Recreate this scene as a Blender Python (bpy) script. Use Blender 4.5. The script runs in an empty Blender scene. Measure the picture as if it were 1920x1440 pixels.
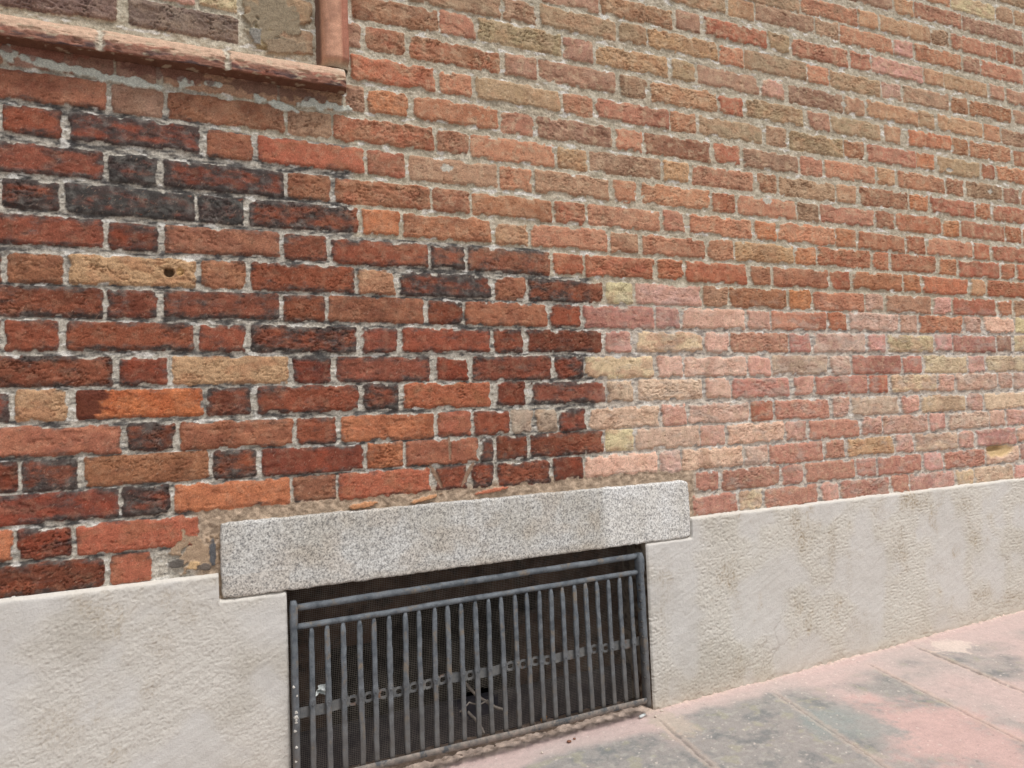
import bpy, math
import numpy as np
from mathutils import Matrix, Vector

# ------------------------------------------------------------------ camera, sky, sun, exposure
scn = bpy.context.scene
col = scn.collection
CAM_Z, CAM_D = 0.88, 1.75
cam_data = bpy.data.cameras.new('camera')
cam = bpy.data.objects.new('camera', cam_data)
col.objects.link(cam)
cam_data.sensor_fit = 'HORIZONTAL'
cam_data.sensor_width = 36.0
cam_data.lens = 1442.0 / 1920.0 * 36.0
cam_data.clip_start = 0.02
cam_data.clip_end = 500.0
m = Matrix(((0.89648496, 0.01780689, -0.4427162, 0.0),
            (-0.44139427, -0.0510346, -0.8958608, -CAM_D),
            (-0.03854634, 0.99853812, -0.03789189, CAM_Z),
            (0, 0, 0, 1)))
cam.matrix_world = m
scn.camera = cam

SUN = Vector((0.16, -0.44, 1.0)).normalized()
world = bpy.data.worlds.new('World')
scn.world = world
world.use_nodes = True
nt = world.node_tree
nt.nodes.clear()
out = nt.nodes.new('ShaderNodeOutputWorld')
bg = nt.nodes.new('ShaderNodeBackground')
sky = nt.nodes.new('ShaderNodeTexSky')
sky.sky_type = 'NISHITA'
sky.sun_disc = False
sky.sun_elevation = math.asin(SUN.z)
sky.sun_rotation = math.atan2(SUN.x, SUN.y)
sky.dust_density = 3.0
hs = nt.nodes.new('ShaderNodeHueSaturation')
hs.inputs['Saturation'].default_value = 0.18
nt.links.new(sky.outputs[0], hs.inputs['Color'])
nt.links.new(hs.outputs[0], bg.inputs[0])
bg.inputs[1].default_value = 0.12
nt.links.new(bg.outputs[0], out.inputs[0])

sd = bpy.data.lights.new('sun', 'SUN')
sun = bpy.data.objects.new('sun', sd)
col.objects.link(sun)
sd.energy = 1.3
sd.angle = math.radians(14)
sd.color = (1.0, 0.97, 0.93)
sun.rotation_euler = SUN.to_track_quat('Z', 'Y').to_euler()

scn.view_settings.view_transform = 'Standard'
scn.view_settings.look = 'None'
scn.view_settings.exposure = 0.38
scn.view_settings.gamma = 1.0
scn.render.engine = 'CYCLES'
scn.cycles.max_bounces = 6
scn.cycles.diffuse_bounces = 4

# ------------------------------------------------------------------ numpy noise
def _hash(ix, iy, seed):
    h = (ix.astype(np.int64) * 374761393 + iy.astype(np.int64) * 668265263 + seed * 1442695041) & 0xFFFFFFFF
    h = ((h ^ (h >> 13)) * 1274126177) & 0xFFFFFFFF
    return (h ^ (h >> 16)) & 0xFFFF

_ang = np.arange(256) * (2 * math.pi / 256)
_gx, _gy = np.cos(_ang).astype(np.float32), np.sin(_ang).astype(np.float32)

def perlin(x, y, seed=0):
    x0 = np.floor(x); y0 = np.floor(y)
    fx = (x - x0).astype(np.float32); fy = (y - y0).astype(np.float32)
    u = fx * fx * fx * (fx * (fx * 6 - 15) + 10); v = fy * fy * fy * (fy * (fy * 6 - 15) + 10)
    def g(dx, dy):
        h = _hash(x0 + dx, y0 + dy, seed) & 255
        return _gx[h] * (fx - dx) + _gy[h] * (fy - dy)
    a = g(0, 0); a += u * (g(1, 0) - a)
    b = g(0, 1); b += u * (g(1, 1) - b)
    return (a + v * (b - a)) * 1.45

def fbm(x, y, lam, octv=3, seed=0, ay=None, gain=0.5):
    ay = ay or lam
    s = 0; amp = 1; tot = 0
    for i in range(octv):
        s = s + amp * perlin(x / lam * 2 ** i + 13.7 * i, y / ay * 2 ** i + 7.3 * i, seed + i * 17)
        tot += amp; amp *= gain
    return s / tot * 1.3

def sstep(a, b, x):
    t = np.clip((x - a) / (b - a), 0, 1)
    return t * t * (3 - 2 * t)

def lin(r, g, b):
    f = lambda c: ((c / 255 + 0.055) / 1.055) ** 2.4 if c > 10.3 else c / 255 / 12.92
    return np.array([f(r), f(g), f(b)], np.float32)

def mixc(a, b, t):
    return a + (b - a) * t[..., None]

# ------------------------------------------------------------------ helpers for objects
def tag(o, label=None, cat=None, group=None, kind=None):
    if label: o['label'] = label
    if cat: o['category'] = cat
    if group: o['group'] = group
    if kind: o['kind'] = kind
    return o

def empty(name, loc, label, cat, group=None):
    o = bpy.data.objects.new(name, None)
    o.empty_display_size = 0.1
    col.objects.link(o)
    o.location = loc
    return tag(o, label, cat, group)

def link(name, me, parent=None):
    o = bpy.data.objects.new(name, me)
    col.objects.link(o)
    if parent:
        o.parent = parent
        o.matrix_parent_inverse = Matrix.Translation(parent.location).inverted()
    return o

def mesh_np(name, V, F, mat, parent=None, colr=None, smooth=True):
    me = bpy.data.meshes.new(name)
    V = np.ascontiguousarray(V, np.float32); F = np.ascontiguousarray(F, np.int32)
    n = F.shape[1]
    me.vertices.add(len(V)); me.vertices.foreach_set('co', V.ravel())
    me.loops.add(F.size); me.loops.foreach_set('vertex_index', F.ravel())
    me.polygons.add(len(F))
    me.polygons.foreach_set('loop_start', np.arange(0, F.size, n, dtype=np.int32))
    me.polygons.foreach_set('use_smooth', np.full(len(F), smooth))
    me.update(calc_edges=True)
    if colr is not None:
        at = me.color_attributes.new('Col', 'FLOAT_COLOR', 'POINT')
        c4 = np.ones((len(V), 4), np.float32); c4[:, :colr.shape[1]] = colr
        at.data.foreach_set('color', c4.ravel())
    me.materials.append(mat)
    return link(name, me, parent)

def grid_faces(nx, nz, keep=None):
    i = np.arange(nx * nz).reshape(nz, nx)
    F = np.stack([i[:-1, :-1], i[:-1, 1:], i[1:, 1:], i[1:, :-1]], -1).reshape(-1, 4)
    return F if keep is None else F[keep.ravel()]

class MB:
    """collects rods, boxes and sweeps into one mesh"""
    def __init__(s): s.v = []; s.f = []; s.n = 0
    def add(s, V, F):
        s.v.append(np.asarray(V, float)); s.f += [tuple(int(k) + s.n for k in f) for f in F]; s.n += len(V)
    def box(s, a, b, bev=0.0):
        (x0, y0, z0), (x1, y1, z1) = a, b
        bev = min(bev, abs(x1 - x0) / 2.1, abs(y1 - y0) / 2.1, abs(z1 - z0) / 2.1)
        if bev <= 0:
            V = [(x, y, z) for z in (z0, z1) for y in (y0, y1) for x in (x0, x1)]
            s.add(V, [(0, 2, 3, 1), (4, 5, 7, 6), (0, 1, 5, 4), (2, 6, 7, 3), (0, 4, 6, 2), (1, 3, 7, 5)]); return
        import bmesh
        bm = bmesh.new(); bmesh.ops.create_cube(bm, size=1)
        for v in bm.verts: v.co = Vector(((x0 + x1) / 2 + v.co.x * (x1 - x0), (y0 + y1) / 2 + v.co.y * (y1 - y0), (z0 + z1) / 2 + v.co.z * (z1 - z0)))
        bmesh.ops.bevel(bm, geom=bm.edges[:], offset=bev, segments=2, affect='EDGES')
        bm.verts.index_update()
        s.add([v.co[:] for v in bm.verts], [[v.index for v in f.verts] for f in bm.faces]); bm.free()
    def tube(s, P, r, seg=8, flat=(1, 1), seed=0, rough=0.0, up=(0, 1, 0), cap=True, sq=1.0):
        """sweep an ellipse (flat = half axes scale across/along up) along the points P; r may vary"""
        P = np.asarray(P, float); n = len(P); r = np.broadcast_to(np.asarray(r, float), (n,))
        T = np.gradient(P, axis=0); T /= np.linalg.norm(T, axis=1)[:, None]
        U = np.tile(np.asarray(up, float), (n, 1)); S = np.cross(T, U); S /= np.linalg.norm(S, axis=1)[:, None]
        U = np.cross(S, T)
        a = np.arange(seg) * 2 * math.pi / seg
        rr = r[:, None] * np.ones(seg)
        if rough: rr = rr * (1 + rough * np.random.RandomState(seed).uniform(-1, 1, rr.shape))
        V = P[:, None] + rr[..., None] * (np.sign(np.cos(a)) * np.abs(np.cos(a)) ** sq)[None, :, None] * (flat[0] * S[:, None]) + rr[..., None] * (np.sign(np.sin(a)) * np.abs(np.sin(a)) ** sq)[None, :, None] * (flat[1] * U[:, None])
        F = [(i * seg + k, i * seg + (k + 1) % seg, (i + 1) * seg + (k + 1) % seg, (i + 1) * seg + k) for i in range(n - 1) for k in range(seg)]
        if cap: F += [tuple(range(seg))[::-1], tuple((n - 1) * seg + k for k in range(seg))]
        s.add(V.reshape(-1, 3), F)
    def build(s, name, mat, parent=None, smooth=True):
        me = bpy.data.meshes.new(name)
        me.from_pydata(np.concatenate(s.v).tolist(), [], s.f)
        me.materials.append(mat)
        me.polygons.foreach_set('use_smooth', np.full(len(me.polygons), smooth))
        me.update()
        import bmesh
        bm = bmesh.new(); bm.from_mesh(me); bmesh.ops.recalc_face_normals(bm, faces=bm.faces[:]); bm.to_mesh(me); bm.free()
        return link(name, me, parent)

# ------------------------------------------------------------------ materials
def new_mat(name):
    mt = bpy.data.materials.new(name); mt.use_nodes = True
    n = mt.node_tree; b = n.nodes['Principled BSDF']
    b.inputs['Roughness'].default_value = 0.9
    b.inputs['Specular IOR Level'].default_value = 0.25
    return mt, n, b

def N(n, t, **k):
    x = n.nodes.new(t)
    for a, v in k.items():
        if a in x.inputs: x.inputs[a].default_value = v
        else: setattr(x, a, v)
    return x

def attr_mat(name, bump=0.3, scale=500, dist=0.001, var=0.25, rough=0.92, spec=0.2):
    """surface whose colour comes from the modelled clay / mortar / dirt map, with fine grain"""
    mt, n, b = new_mat(name)
    at = N(n, 'ShaderNodeAttribute', attribute_name='Col')
    tc = N(n, 'ShaderNodeTexCoord')
    n1 = N(n, 'ShaderNodeTexNoise', Scale=scale, Detail=4.0, Roughness=0.65)
    n.links.new(tc.outputs['Object'], n1.inputs['Vector'])
    mr = N(n, 'ShaderNodeMapRange'); mr.inputs['From Min'].default_value = .3; mr.inputs['From Max'].default_value = .7
    mr.inputs['To Min'].default_value = 1 - var; mr.inputs['To Max'].default_value = 1 + var
    n.links.new(n1.outputs[0], mr.inputs['Value'])
    vm = N(n, 'ShaderNodeVectorMath', operation='SCALE')
    n.links.new(at.outputs['Color'], vm.inputs[0]); n.links.new(mr.outputs[0], vm.inputs['Scale'])
    n.links.new(vm.outputs[0], b.inputs['Base Color'])
    bp = N(n, 'ShaderNodeBump', Strength=bump, Distance=dist)
    n.links.new(n1.outputs[0], bp.inputs['Height']); n.links.new(bp.outputs[0], b.inputs['Normal'])
    b.inputs['Roughness'].default_value = rough
    b.inputs['Specular IOR Level'].default_value = spec
    return mt

def noise_mat(name, c1, c2, scale=60, scale2=400, bump=0.4, dist=0.002, rough=0.8, lo=.38, hi=.62, c3=None, lo3=.58, hi3=.66, metallic=0, spec=.3, sc3=None):
    mt, n, b = new_mat(name)
    tc = N(n, 'ShaderNodeTexCoord')
    a = N(n, 'ShaderNodeTexNoise', Scale=scale, Detail=6.0, Roughness=0.65)
    f = N(n, 'ShaderNodeTexNoise', Scale=scale2, Detail=3.0, Roughness=0.6)
    for q in (a, f): n.links.new(tc.outputs['Object'], q.inputs['Vector'])
    cr = N(n, 'ShaderNodeValToRGB'); e = cr.color_ramp.elements
    e[0].position = lo; e[0].color = (*c1, 1); e[1].position = hi; e[1].color = (*c2, 1)
    n.links.new(a.outputs[0], cr.inputs[0])
    src = cr.outputs[0]
    if c3 is not None:
        g = N(n, 'ShaderNodeTexNoise', Scale=sc3 or scale * 2.3, Detail=5.0, Roughness=0.7)
        n.links.new(tc.outputs['Object'], g.inputs['Vector'])
        mr = N(n, 'ShaderNodeMapRange'); mr.inputs['From Min'].default_value = lo3; mr.inputs['From Max'].default_value = hi3
        n.links.new(g.outputs[0], mr.inputs['Value'])
        mx = N(n, 'ShaderNodeMix', data_type='RGBA'); mx.inputs[7].default_value = (*c3, 1)
        n.links.new(mr.outputs[0], mx.inputs[0]); n.links.new(src, mx.inputs[6]); src = mx.outputs[2]
    n.links.new(src, b.inputs['Base Color'])
    bp = N(n, 'ShaderNodeBump', Strength=bump, Distance=dist)
    n.links.new(f.outputs[0], bp.inputs['Height']); n.links.new(bp.outputs[0], b.inputs['Normal'])
    b.inputs['Roughness'].default_value = rough; b.inputs['Metallic'].default_value = metallic
    b.inputs['Specular IOR Level'].default_value = spec
    return mt

# ------------------------------------------------------------------ brick data: course; centre z; slope; x0,x1 (mm), offset (mm), colour kind
ROWS = '''-11;2.3586;0.0206;3015,3190,3.0,G
-10;2.2886;0.0186;2528,2724,0.2,S|2729,2993,-3.0,Y|3003,3107,3.0,M|3116,3223,3.0,T
-9;2.2186;0.0166;2128,2404,0.3,M|2410,2514,-1.5,T|2521,2784,1.8,S|2789,3163,-0.6,M
-8;2.1270;0.0199;1704,1955,-2.6,G|1960,2223,-0.7,S|2227,2328,3.0,T|2335,2601,3.0,T|2605,2704,3.0,M|2716,2984,2.4,S|2988,3094,-1.0,R|3104,3252,-2.1,M
-7;2.0817;0.0102;1415,1645,-3.0,G|1651,1756,-1.2,T|1762,2014,2.4,M|2020,2128,1.2,M|2133,2395,-2.6,S|2399,2501,-0.2,P|2508,2769,-0.9,S|2776,2878,0.6,M|2886,3145,0.7,S
-6;1.9970;0.0105;999,1180,-3.0,M|1184,1435,-3.0,T|1447,1537,3.0,M|1552,1803,1.9,R|1809,1901,1.4,G|1910,2164,-0.5,S|2175,2275,1.9,S|2279,2547,1.8,P|2551,2659,3.0,T|2663,2918,-1.0,T|2922,3021,-1.4,M|3030,3235,-3.0,M
-5;1.9299;0.0059;624,877,-2.7,G|881,981,-3.0,M|991,1233,1.9,G|1244,1339,3.0,G|1344,1602,3.0,T|1606,1702,-0.1,S|1706,1970,1.8,G|1974,2070,-0.3,S|2074,2318,-3.0,G|2325,2426,-1.6,P|2433,2682,-0.1,G|2695,2793,1.2,B|2801,3054,0.0,B|3068,3214,-0.5,M
-4;1.8618;0.0010;481,700,-2.6,B|704,801,1.2,S|807,1055,3.0,G|1059,1155,-0.9,M|1165,1411,-0.3,T|1419,1511,0.5,G|1520,1760,0.3,M|1769,1867,-0.3,P|1884,2130,-3.0,M|2137,2231,-1.9,M|2243,2504,0.1,T|2508,2595,2.7,G|2612,2871,3.0,T|2879,2977,0.8,S|2986,3217,-2.9,M
-3;1.7855;0.0013;514,611,1.4,R|621,868,-0.8,R|877,974,-0.1,M|981,1225,1.2,M|1238,1333,-0.7,g|1344,1588,-1.7,T|1593,1692,-1.4,R|1702,1943,1.2,G|1961,2062,-1.2,M|2068,2305,-0.8,G|2325,2408,0.3,T|2448,2683,3.0,O|2687,2778,0.3,B|2787,3037,1.9,S|3056,3184,-3.0,B
-2;1.7074;0.0021;472,687,2.4,R|698,785,0.0,S|796,1044,0.2,G|1051,1147,-1.9,S|1155,1405,-1.9,S|1410,1505,-0.4,S|1517,1764,0.0,G|1781,1867,1.7,M|1877,2118,-1.2,G|2125,2219,0.7,S|2231,2481,-0.5,S|2485,2580,1.1,O|2598,2839,-1.5,G|2853,2929,-0.5,R|2939,3154,1.8,S
-1;1.6321;0.0014;-305,-214,-3.0,M|-208,-23,-3.0,M|-19,57,-3.0,M|64,305,-3.0,M|311,453,-3.0,M|460,505,2.9,M|513,613,1.5,O|628,854,3.0,B|863,959,-0.5,S|966,1205,-0.7,M|1216,1309,-2.1,S|1314,1554,-2.9,B|1567,1668,-0.3,R|1681,1908,-2.5,g|1919,2018,-0.4,S|2029,2266,0.3,S|2277,2367,1.2,T|2380,2633,0.9,S|2641,2737,0.1,B|2752,2966,1.7,g|2975,3076,-0.2,M
0;1.5593;0.0004;-238,-36,3.0,B|-28,70,0.9,M|78,319,2.7,B|326,425,-0.6,M|430,677,1.1,R|685,771,1.4,B|775,1018,-1.8,S|1028,1120,-2.9,T|1128,1368,-1.1,M|1376,1470,0.4,T|1482,1717,-2.3,S|1734,1815,1.0,B|1825,2069,-2.7,M|2076,2173,-0.5,T|2184,2425,0.2,B|2433,2533,1.4,O|2546,2792,0.4,R|2802,2892,1.5,R|2901,3184,0.8,R
1;1.4901;-0.0025;-292,-224,3.0,M|-217,-115,3.0,r|-106,140,3.0,k|154,248,-0.5,B|259,500,-0.4,R|508,601,-1.3,R|611,848,-2.4,M|854,947,-3.0,S|955,1191,-1.9,M|1199,1280,-3.0,S|1297,1542,-0.5,S|1551,1640,-3.0,R|1650,1890,-1.6,S|1896,1990,-1.8,g|1998,2249,0.9,S|2256,2350,1.7,B|2358,2599,1.6,R|2607,2697,0.1,O|2712,2966,2.5,R|2971,3072,3.0,R
2;1.4140;-0.0018;-256,-45,3.0,r|-36,55,1.3,K|67,315,-0.5,k|322,418,0.4,B|428,662,-0.9,R|668,768,-1.0,B|774,1003,-3.0,B|1010,1107,-2.7,R|1115,1356,-2.3,S|1365,1445,1.4,S|1460,1700,-0.1,S|1713,1801,-1.1,O|1808,2058,1.4,S|2062,2157,1.9,O|2164,2398,-1.0,B|2407,2505,1.3,R|2514,2767,1.6,S|2776,2871,-0.3,R|2881,3167,-0.2,R
3;1.3432;-0.0003;-334,-224,0.9,R|-220,-124,1.8,k|-114,127,2.7,K|133,227,-0.1,K|238,481,0.8,k|491,584,-0.1,O|591,824,0.2,B|836,930,-3.0,T|938,1175,-1.7,S|1183,1281,-3.0,T|1287,1516,-3.0,S|1525,1624,-2.2,S|1631,1870,-1.0,T|1878,1968,-0.8,O|1976,2220,3.0,R|2228,2311,2.9,R|2324,2557,2.8,R|2570,2669,0.8,O|2683,2918,-0.6,R|2929,3017,0.4,R|3027,3278,-0.7,R
4;1.2722;-0.0001;-258,-47,3.0,r|-38,54,1.1,k|66,301,3.0,B|311,406,0.7,r|416,652,-3.0,r|658,750,-1.7,k|757,993,-3.0,r|1001,1094,-2.4,R|1100,1329,-1.8,R|1341,1433,0.4,R|1439,1676,-1.1,R|1686,1769,-2.0,B|1780,2018,-1.7,B|2026,2116,-1.5,R|2133,2373,2.2,B|2381,2469,1.9,O|2478,2728,0.5,O|2743,2831,1.9,T|2841,3152,1.6,R
5;1.2000;0.0005;-335,-223,-0.8,r|-213,-119,-1.0,B|-111,127,2.2,T|137,228,3.0,B|237,470,3.0,r|476,568,-0.1,T|577,818,0.2,k|828,919,-1.8,B|924,1153,-2.5,k|1164,1252,-3.0,Y|1261,1494,-1.5,P|1500,1595,0.4,M|1601,1831,-1.3,B|1842,1938,2.0,O|1945,2178,-0.9,S|2186,2273,0.3,P|2285,2519,-0.5,M|2528,2626,-0.4,P|2635,2883,0.6,R|2898,2986,1.5,S|2996,3262,1.3,M
6;1.1334;0.0010;-262,-50,1.8,r|-43,50,0.8,r|62,296,3.0,r|305,398,0.6,r|406,635,1.2,B|647,737,-1.5,r|744,979,-2.0,B|984,1079,-3.0,r|1087,1321,-2.1,p|1327,1412,-0.8,P|1418,1656,-0.5,L|1666,1756,-0.9,P|1763,2000,-0.8,S|2005,2093,1.0,R|2105,2343,1.1,L|2351,2438,-1.8,P|2447,2684,-0.1,S|2694,2791,0.6,P|2807,2990,1.0,L|3001,3137,2.6,Y
7;1.0648;0.0008;-309,-226,3.0,r|-221,-128,2.9,r|-116,119,2.4,r|129,224,-0.1,r|233,470,-0.5,k|480,568,-2.9,r|577,812,-0.9,r|820,903,-1.0,r|913,1143,-1.1,D|1154,1242,-2.6,P|1257,1489,-1.3,Y|1498,1589,-2.3,L|1596,1829,-1.0,p|1833,1924,-1.3,p|1939,2175,0.1,l|2184,2270,0.6,P|2283,2516,-1.6,Y|2526,2618,3.0,P|2627,2868,-1.6,p|2880,2966,1.8,M|2983,3247,3.0,Y
8;0.9955;-0.0008;-249,-35,1.0,r|-23,66,0.6,D|76,313,0.3,T|321,408,-1.3,D|420,648,0.0,r|662,749,-0.6,D|758,986,-0.0,r|994,1083,-0.8,D|1087,1310,-0.9,Y|1323,1413,-0.1,L|1420,1654,-0.0,L|1658,1750,0.1,P|1758,1997,1.9,y|2005,2098,-0.4,l|2107,2344,0.7,p|2353,2449,0.1,p|2463,2696,0.4,y|2705,2798,-1.1,P|2809,3064,0.2,y
9;0.9296;0.0001;-297,-213,-0.6,k|-204,-114,1.2,T|-100,135,-0.3,Q|142,230,-1.0,r|245,472,0.3,r|480,566,1.4,k|577,806,-0.4,R|819,904,1.1,D|920,1148,-0.5,r|1153,1238,-2.1,l|1256,1480,0.2,L|1494,1587,1.1,L|1594,1822,-1.7,p|1842,1929,1.1,P|1937,2172,0.1,p|2181,2272,0.9,R|2289,2523,-0.1,Y|2528,2620,-0.9,P|2630,2865,0.2,l|2876,2957,0.5,P|2968,3231,-0.2,l
10;0.8586;-0.0006;-245,-19,1.5,B|-14,80,0.8,k|88,321,-1.1,B|327,416,-1.0,r|426,652,-1.0,O|662,750,0.5,R|758,856,0.1,r|860,924,0.1,z|928,995,-0.1,z|999,1085,-1.3,r|1091,1324,-1.3,L|1331,1421,0.2,P|1425,1655,0.7,L|1662,1751,0.5,R|1759,1990,-0.2,p|2007,2084,2.5,P|2096,2318,1.3,l|2336,2422,0.1,P|2437,2672,-0.1,y|2682,2774,-0.2,P|2785,3105,-1.7,l
11;0.7941;-0.0006;-298,-200,1.3,D|-194,-99,-0.5,k|-88,144,1.6,B|151,240,-0.0,k|251,478,-1.5,D|484,572,1.1,O|579,767,-1.3,B|771,808,-2.6,k|816,903,-0.3,r|912,1135,0.8,r|1141,1233,2.2,Y|1240,1462,1.2,L|1466,1558,-0.4,P|1565,1791,-0.3,L|1798,1888,-0.7,P|1896,2123,-2.5,p|2136,2230,0.9,P|2239,2463,-0.5,P|2473,2558,0.1,P|2573,2804,-0.1,l|2810,2899,1.0,L|2911,3099,0.7,P
12;0.7300;-0.0018;-246,-28,0.7,D|-24,67,1.6,k|74,309,-1.0,O|316,412,-0.4,B|416,641,-1.0,R|648,733,0.2,r|745,806,0.6,k|816,968,-2.1,r|976,1068,1.6,D|1072,1310,1.1,L|1317,1391,0.0,L|1395,1622,0.7,L|1629,1721,-1.2,l|1728,1952,-1.9,p|1961,2049,0.2,p|2065,2285,0.1,T|2294,2383,1.2,P|2393,2619,-1.9,y|2625,2710,-1.0,P|2721,2957,-0.1,P|2964,3092,2.7,P
13;0.6624;-0.0017;-313,-209,1.2,O|-203,-113,-0.9,D|-104,120,-0.7,R|1442,1526,1.3,p|1534,1763,0.6,p|1771,1863,-0.0,p|1872,2092,0.1,p|2101,2193,0.4,p|2202,2418,-1.3,p|2433,2531,-0.5,P|2541,2764,-1.9,p|2775,2972,-0.9,L|2979,3085,2.7,P
14;0.5965;-0.0021;-267,-56,-0.4,D|-46,28,0.0,R|1426,1593,3.0,p|1600,1690,1.9,Y|1698,1923,-1.2,p|1932,2014,0.9,P|2023,2251,-1.4,p|2261,2349,1.6,p|2354,2587,-1.0,P|2598,2696,-1.1,Y|2703,2926,0.7,l|2933,3077,-0.0,P'''

PAL = {  # face colour, sooty share, blotch colour
 'R': ((184, 100, 70), .05, (168, 104, 74)), 'r': ((150, 78, 54), .34, (132, 74, 54)), 'D': ((124, 62, 46), .28, (142, 68, 48)),
 'K': ((104, 72, 62), .84, (140, 66, 48)), 'k': ((130, 72, 54), .58, (152, 78, 54)), 'B': ((170, 110, 78), .08, (154, 98, 72)),
 'O': ((202, 124, 80), .05, (186, 114, 76)), 'Q': ((212, 116, 66), .10, (200, 104, 60)), 'S': ((198, 130, 98), .03, (184, 120, 92)),
 'T': ((194, 152, 112), .05, (182, 134, 98)), 'M': ((180, 138, 112), .06, (160, 118, 94)), 'G': ((164, 144, 110), .08, (176, 142, 108)),
 'g': ((136, 112, 88), .28, (146, 116, 90)), 'Y': ((218, 200, 152), .04, (204, 174, 136)), 'y': ((202, 178, 146), .10, (192, 164, 138)),
 'P': ((212, 162, 144), .03, (196, 146, 126)), 'p': ((190, 126, 106), .04, (182, 122, 102)), 'L': ((222, 184, 160), .03, (208, 168, 144)),
 'l': ((210, 184, 158), .06, (196, 162, 138)), 'z': ((180, 166, 148), .05, (188, 164, 140)), 'm': ((138, 118, 104), .36, (116, 98, 90))}
def _soft(c, k=.87):
    l = .30 * c[0] + .59 * c[1] + .11 * c[2]
    return tuple(l + (v - l) * k for v in c)
PAL = {k: (_soft(v[0], .80 if k in 'RrDKp' else .84), v[1], _soft(v[2])) for k, v in PAL.items()}
KEYS = list(PAL)
rs = np.random.RandomState(7)

courses = {}
for ln in ROWS.strip().split('\n'):
    c, z, s, r = ln.split(';')
    L = []
    for q in r.split('|'):
        a, b, dz, k = q.split(',')
        L.append([float(a) / 1000, float(b) / 1000, float(dz) / 1000, k])
    for b in L: b[0] -= .0009; b[1] += .0009
    courses[int(c)] = [float(z), float(s), L]
for c in range(-12, -22, -1):
    courses[c] = [courses[c + 1][0] + .0715, courses[-9][1], []]
XMIN, XMAX, ZMAX = -1.6, 5.0, 3.05
for c, (z, s, L) in courses.items():
    pal = [b[3] for b in L] or list('SMTGSPRB')
    if not L:
        L.append([0.1 + (.17 if c % 2 else 0), 0.326 + (.17 if c % 2 else 0), 0, 'M'])
    def fill(cond, side):
        while cond():
            e = L[0] if side < 0 else L[-1]
            w = .102 if (e[1] - e[0]) > .15 else .226
            w += rs.uniform(-.004, .004); g = rs.uniform(.007, .012)
            k = rs.choice(pal[:5] if side < 0 else pal[-6:])
            if side < 0: L.insert(0, [e[0] - g - w, e[0] - g, rs.uniform(-.002, .002), k])
            else: L.append([e[1] + g, e[1] + g + w, rs.uniform(-.002, .002), k])
    fill(lambda: L[0][0] > XMIN, -1)
    fill(lambda: L[-1][1] < XMAX, 1)

def xs_var():
    xs = [XMIN]
    while xs[-1] < XMAX:
        x = xs[-1]
        if -.34 < x < 3.35: st = .0017 * ((CAM_D ** 2 + max(x, 0) ** 2) / CAM_D ** 2) ** .70
        else: st = .011
        xs.append(x + st)
    return np.array(xs)

XS = xs_var()
zf = np.arange(.50, 2.46, .00195)
ZS = np.concatenate([zf, np.arange(2.47, ZMAX, .012)])
X, Z = np.meshgrid(XS, ZS)
X = X.astype(np.float64); Z = Z.astype(np.float64)

# blind window panel, top left: its infill bricks are recessed behind the sill and the jamb
PAN_X, PAN_Z = .425, 1.690

def blob(cx_, cz_, rx, rz, seed=0, nz=.35, ang=0.0, lam=.02):
    dx, dz = X - cx_, Z - cz_
    if ang:
        ca, sa = math.cos(ang), math.sin(ang); dx, dz = dx * ca + dz * sa, -dx * sa + dz * ca
    r = np.sqrt((dx / rx) ** 2 + (dz / rz) ** 2)
    m_ = r < 2.2
    o = np.full(X.shape, 9.0)
    o[m_] = r[m_] + nz * fbm(X[m_], Z[m_], lam, 3, seed)
    return o

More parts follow.
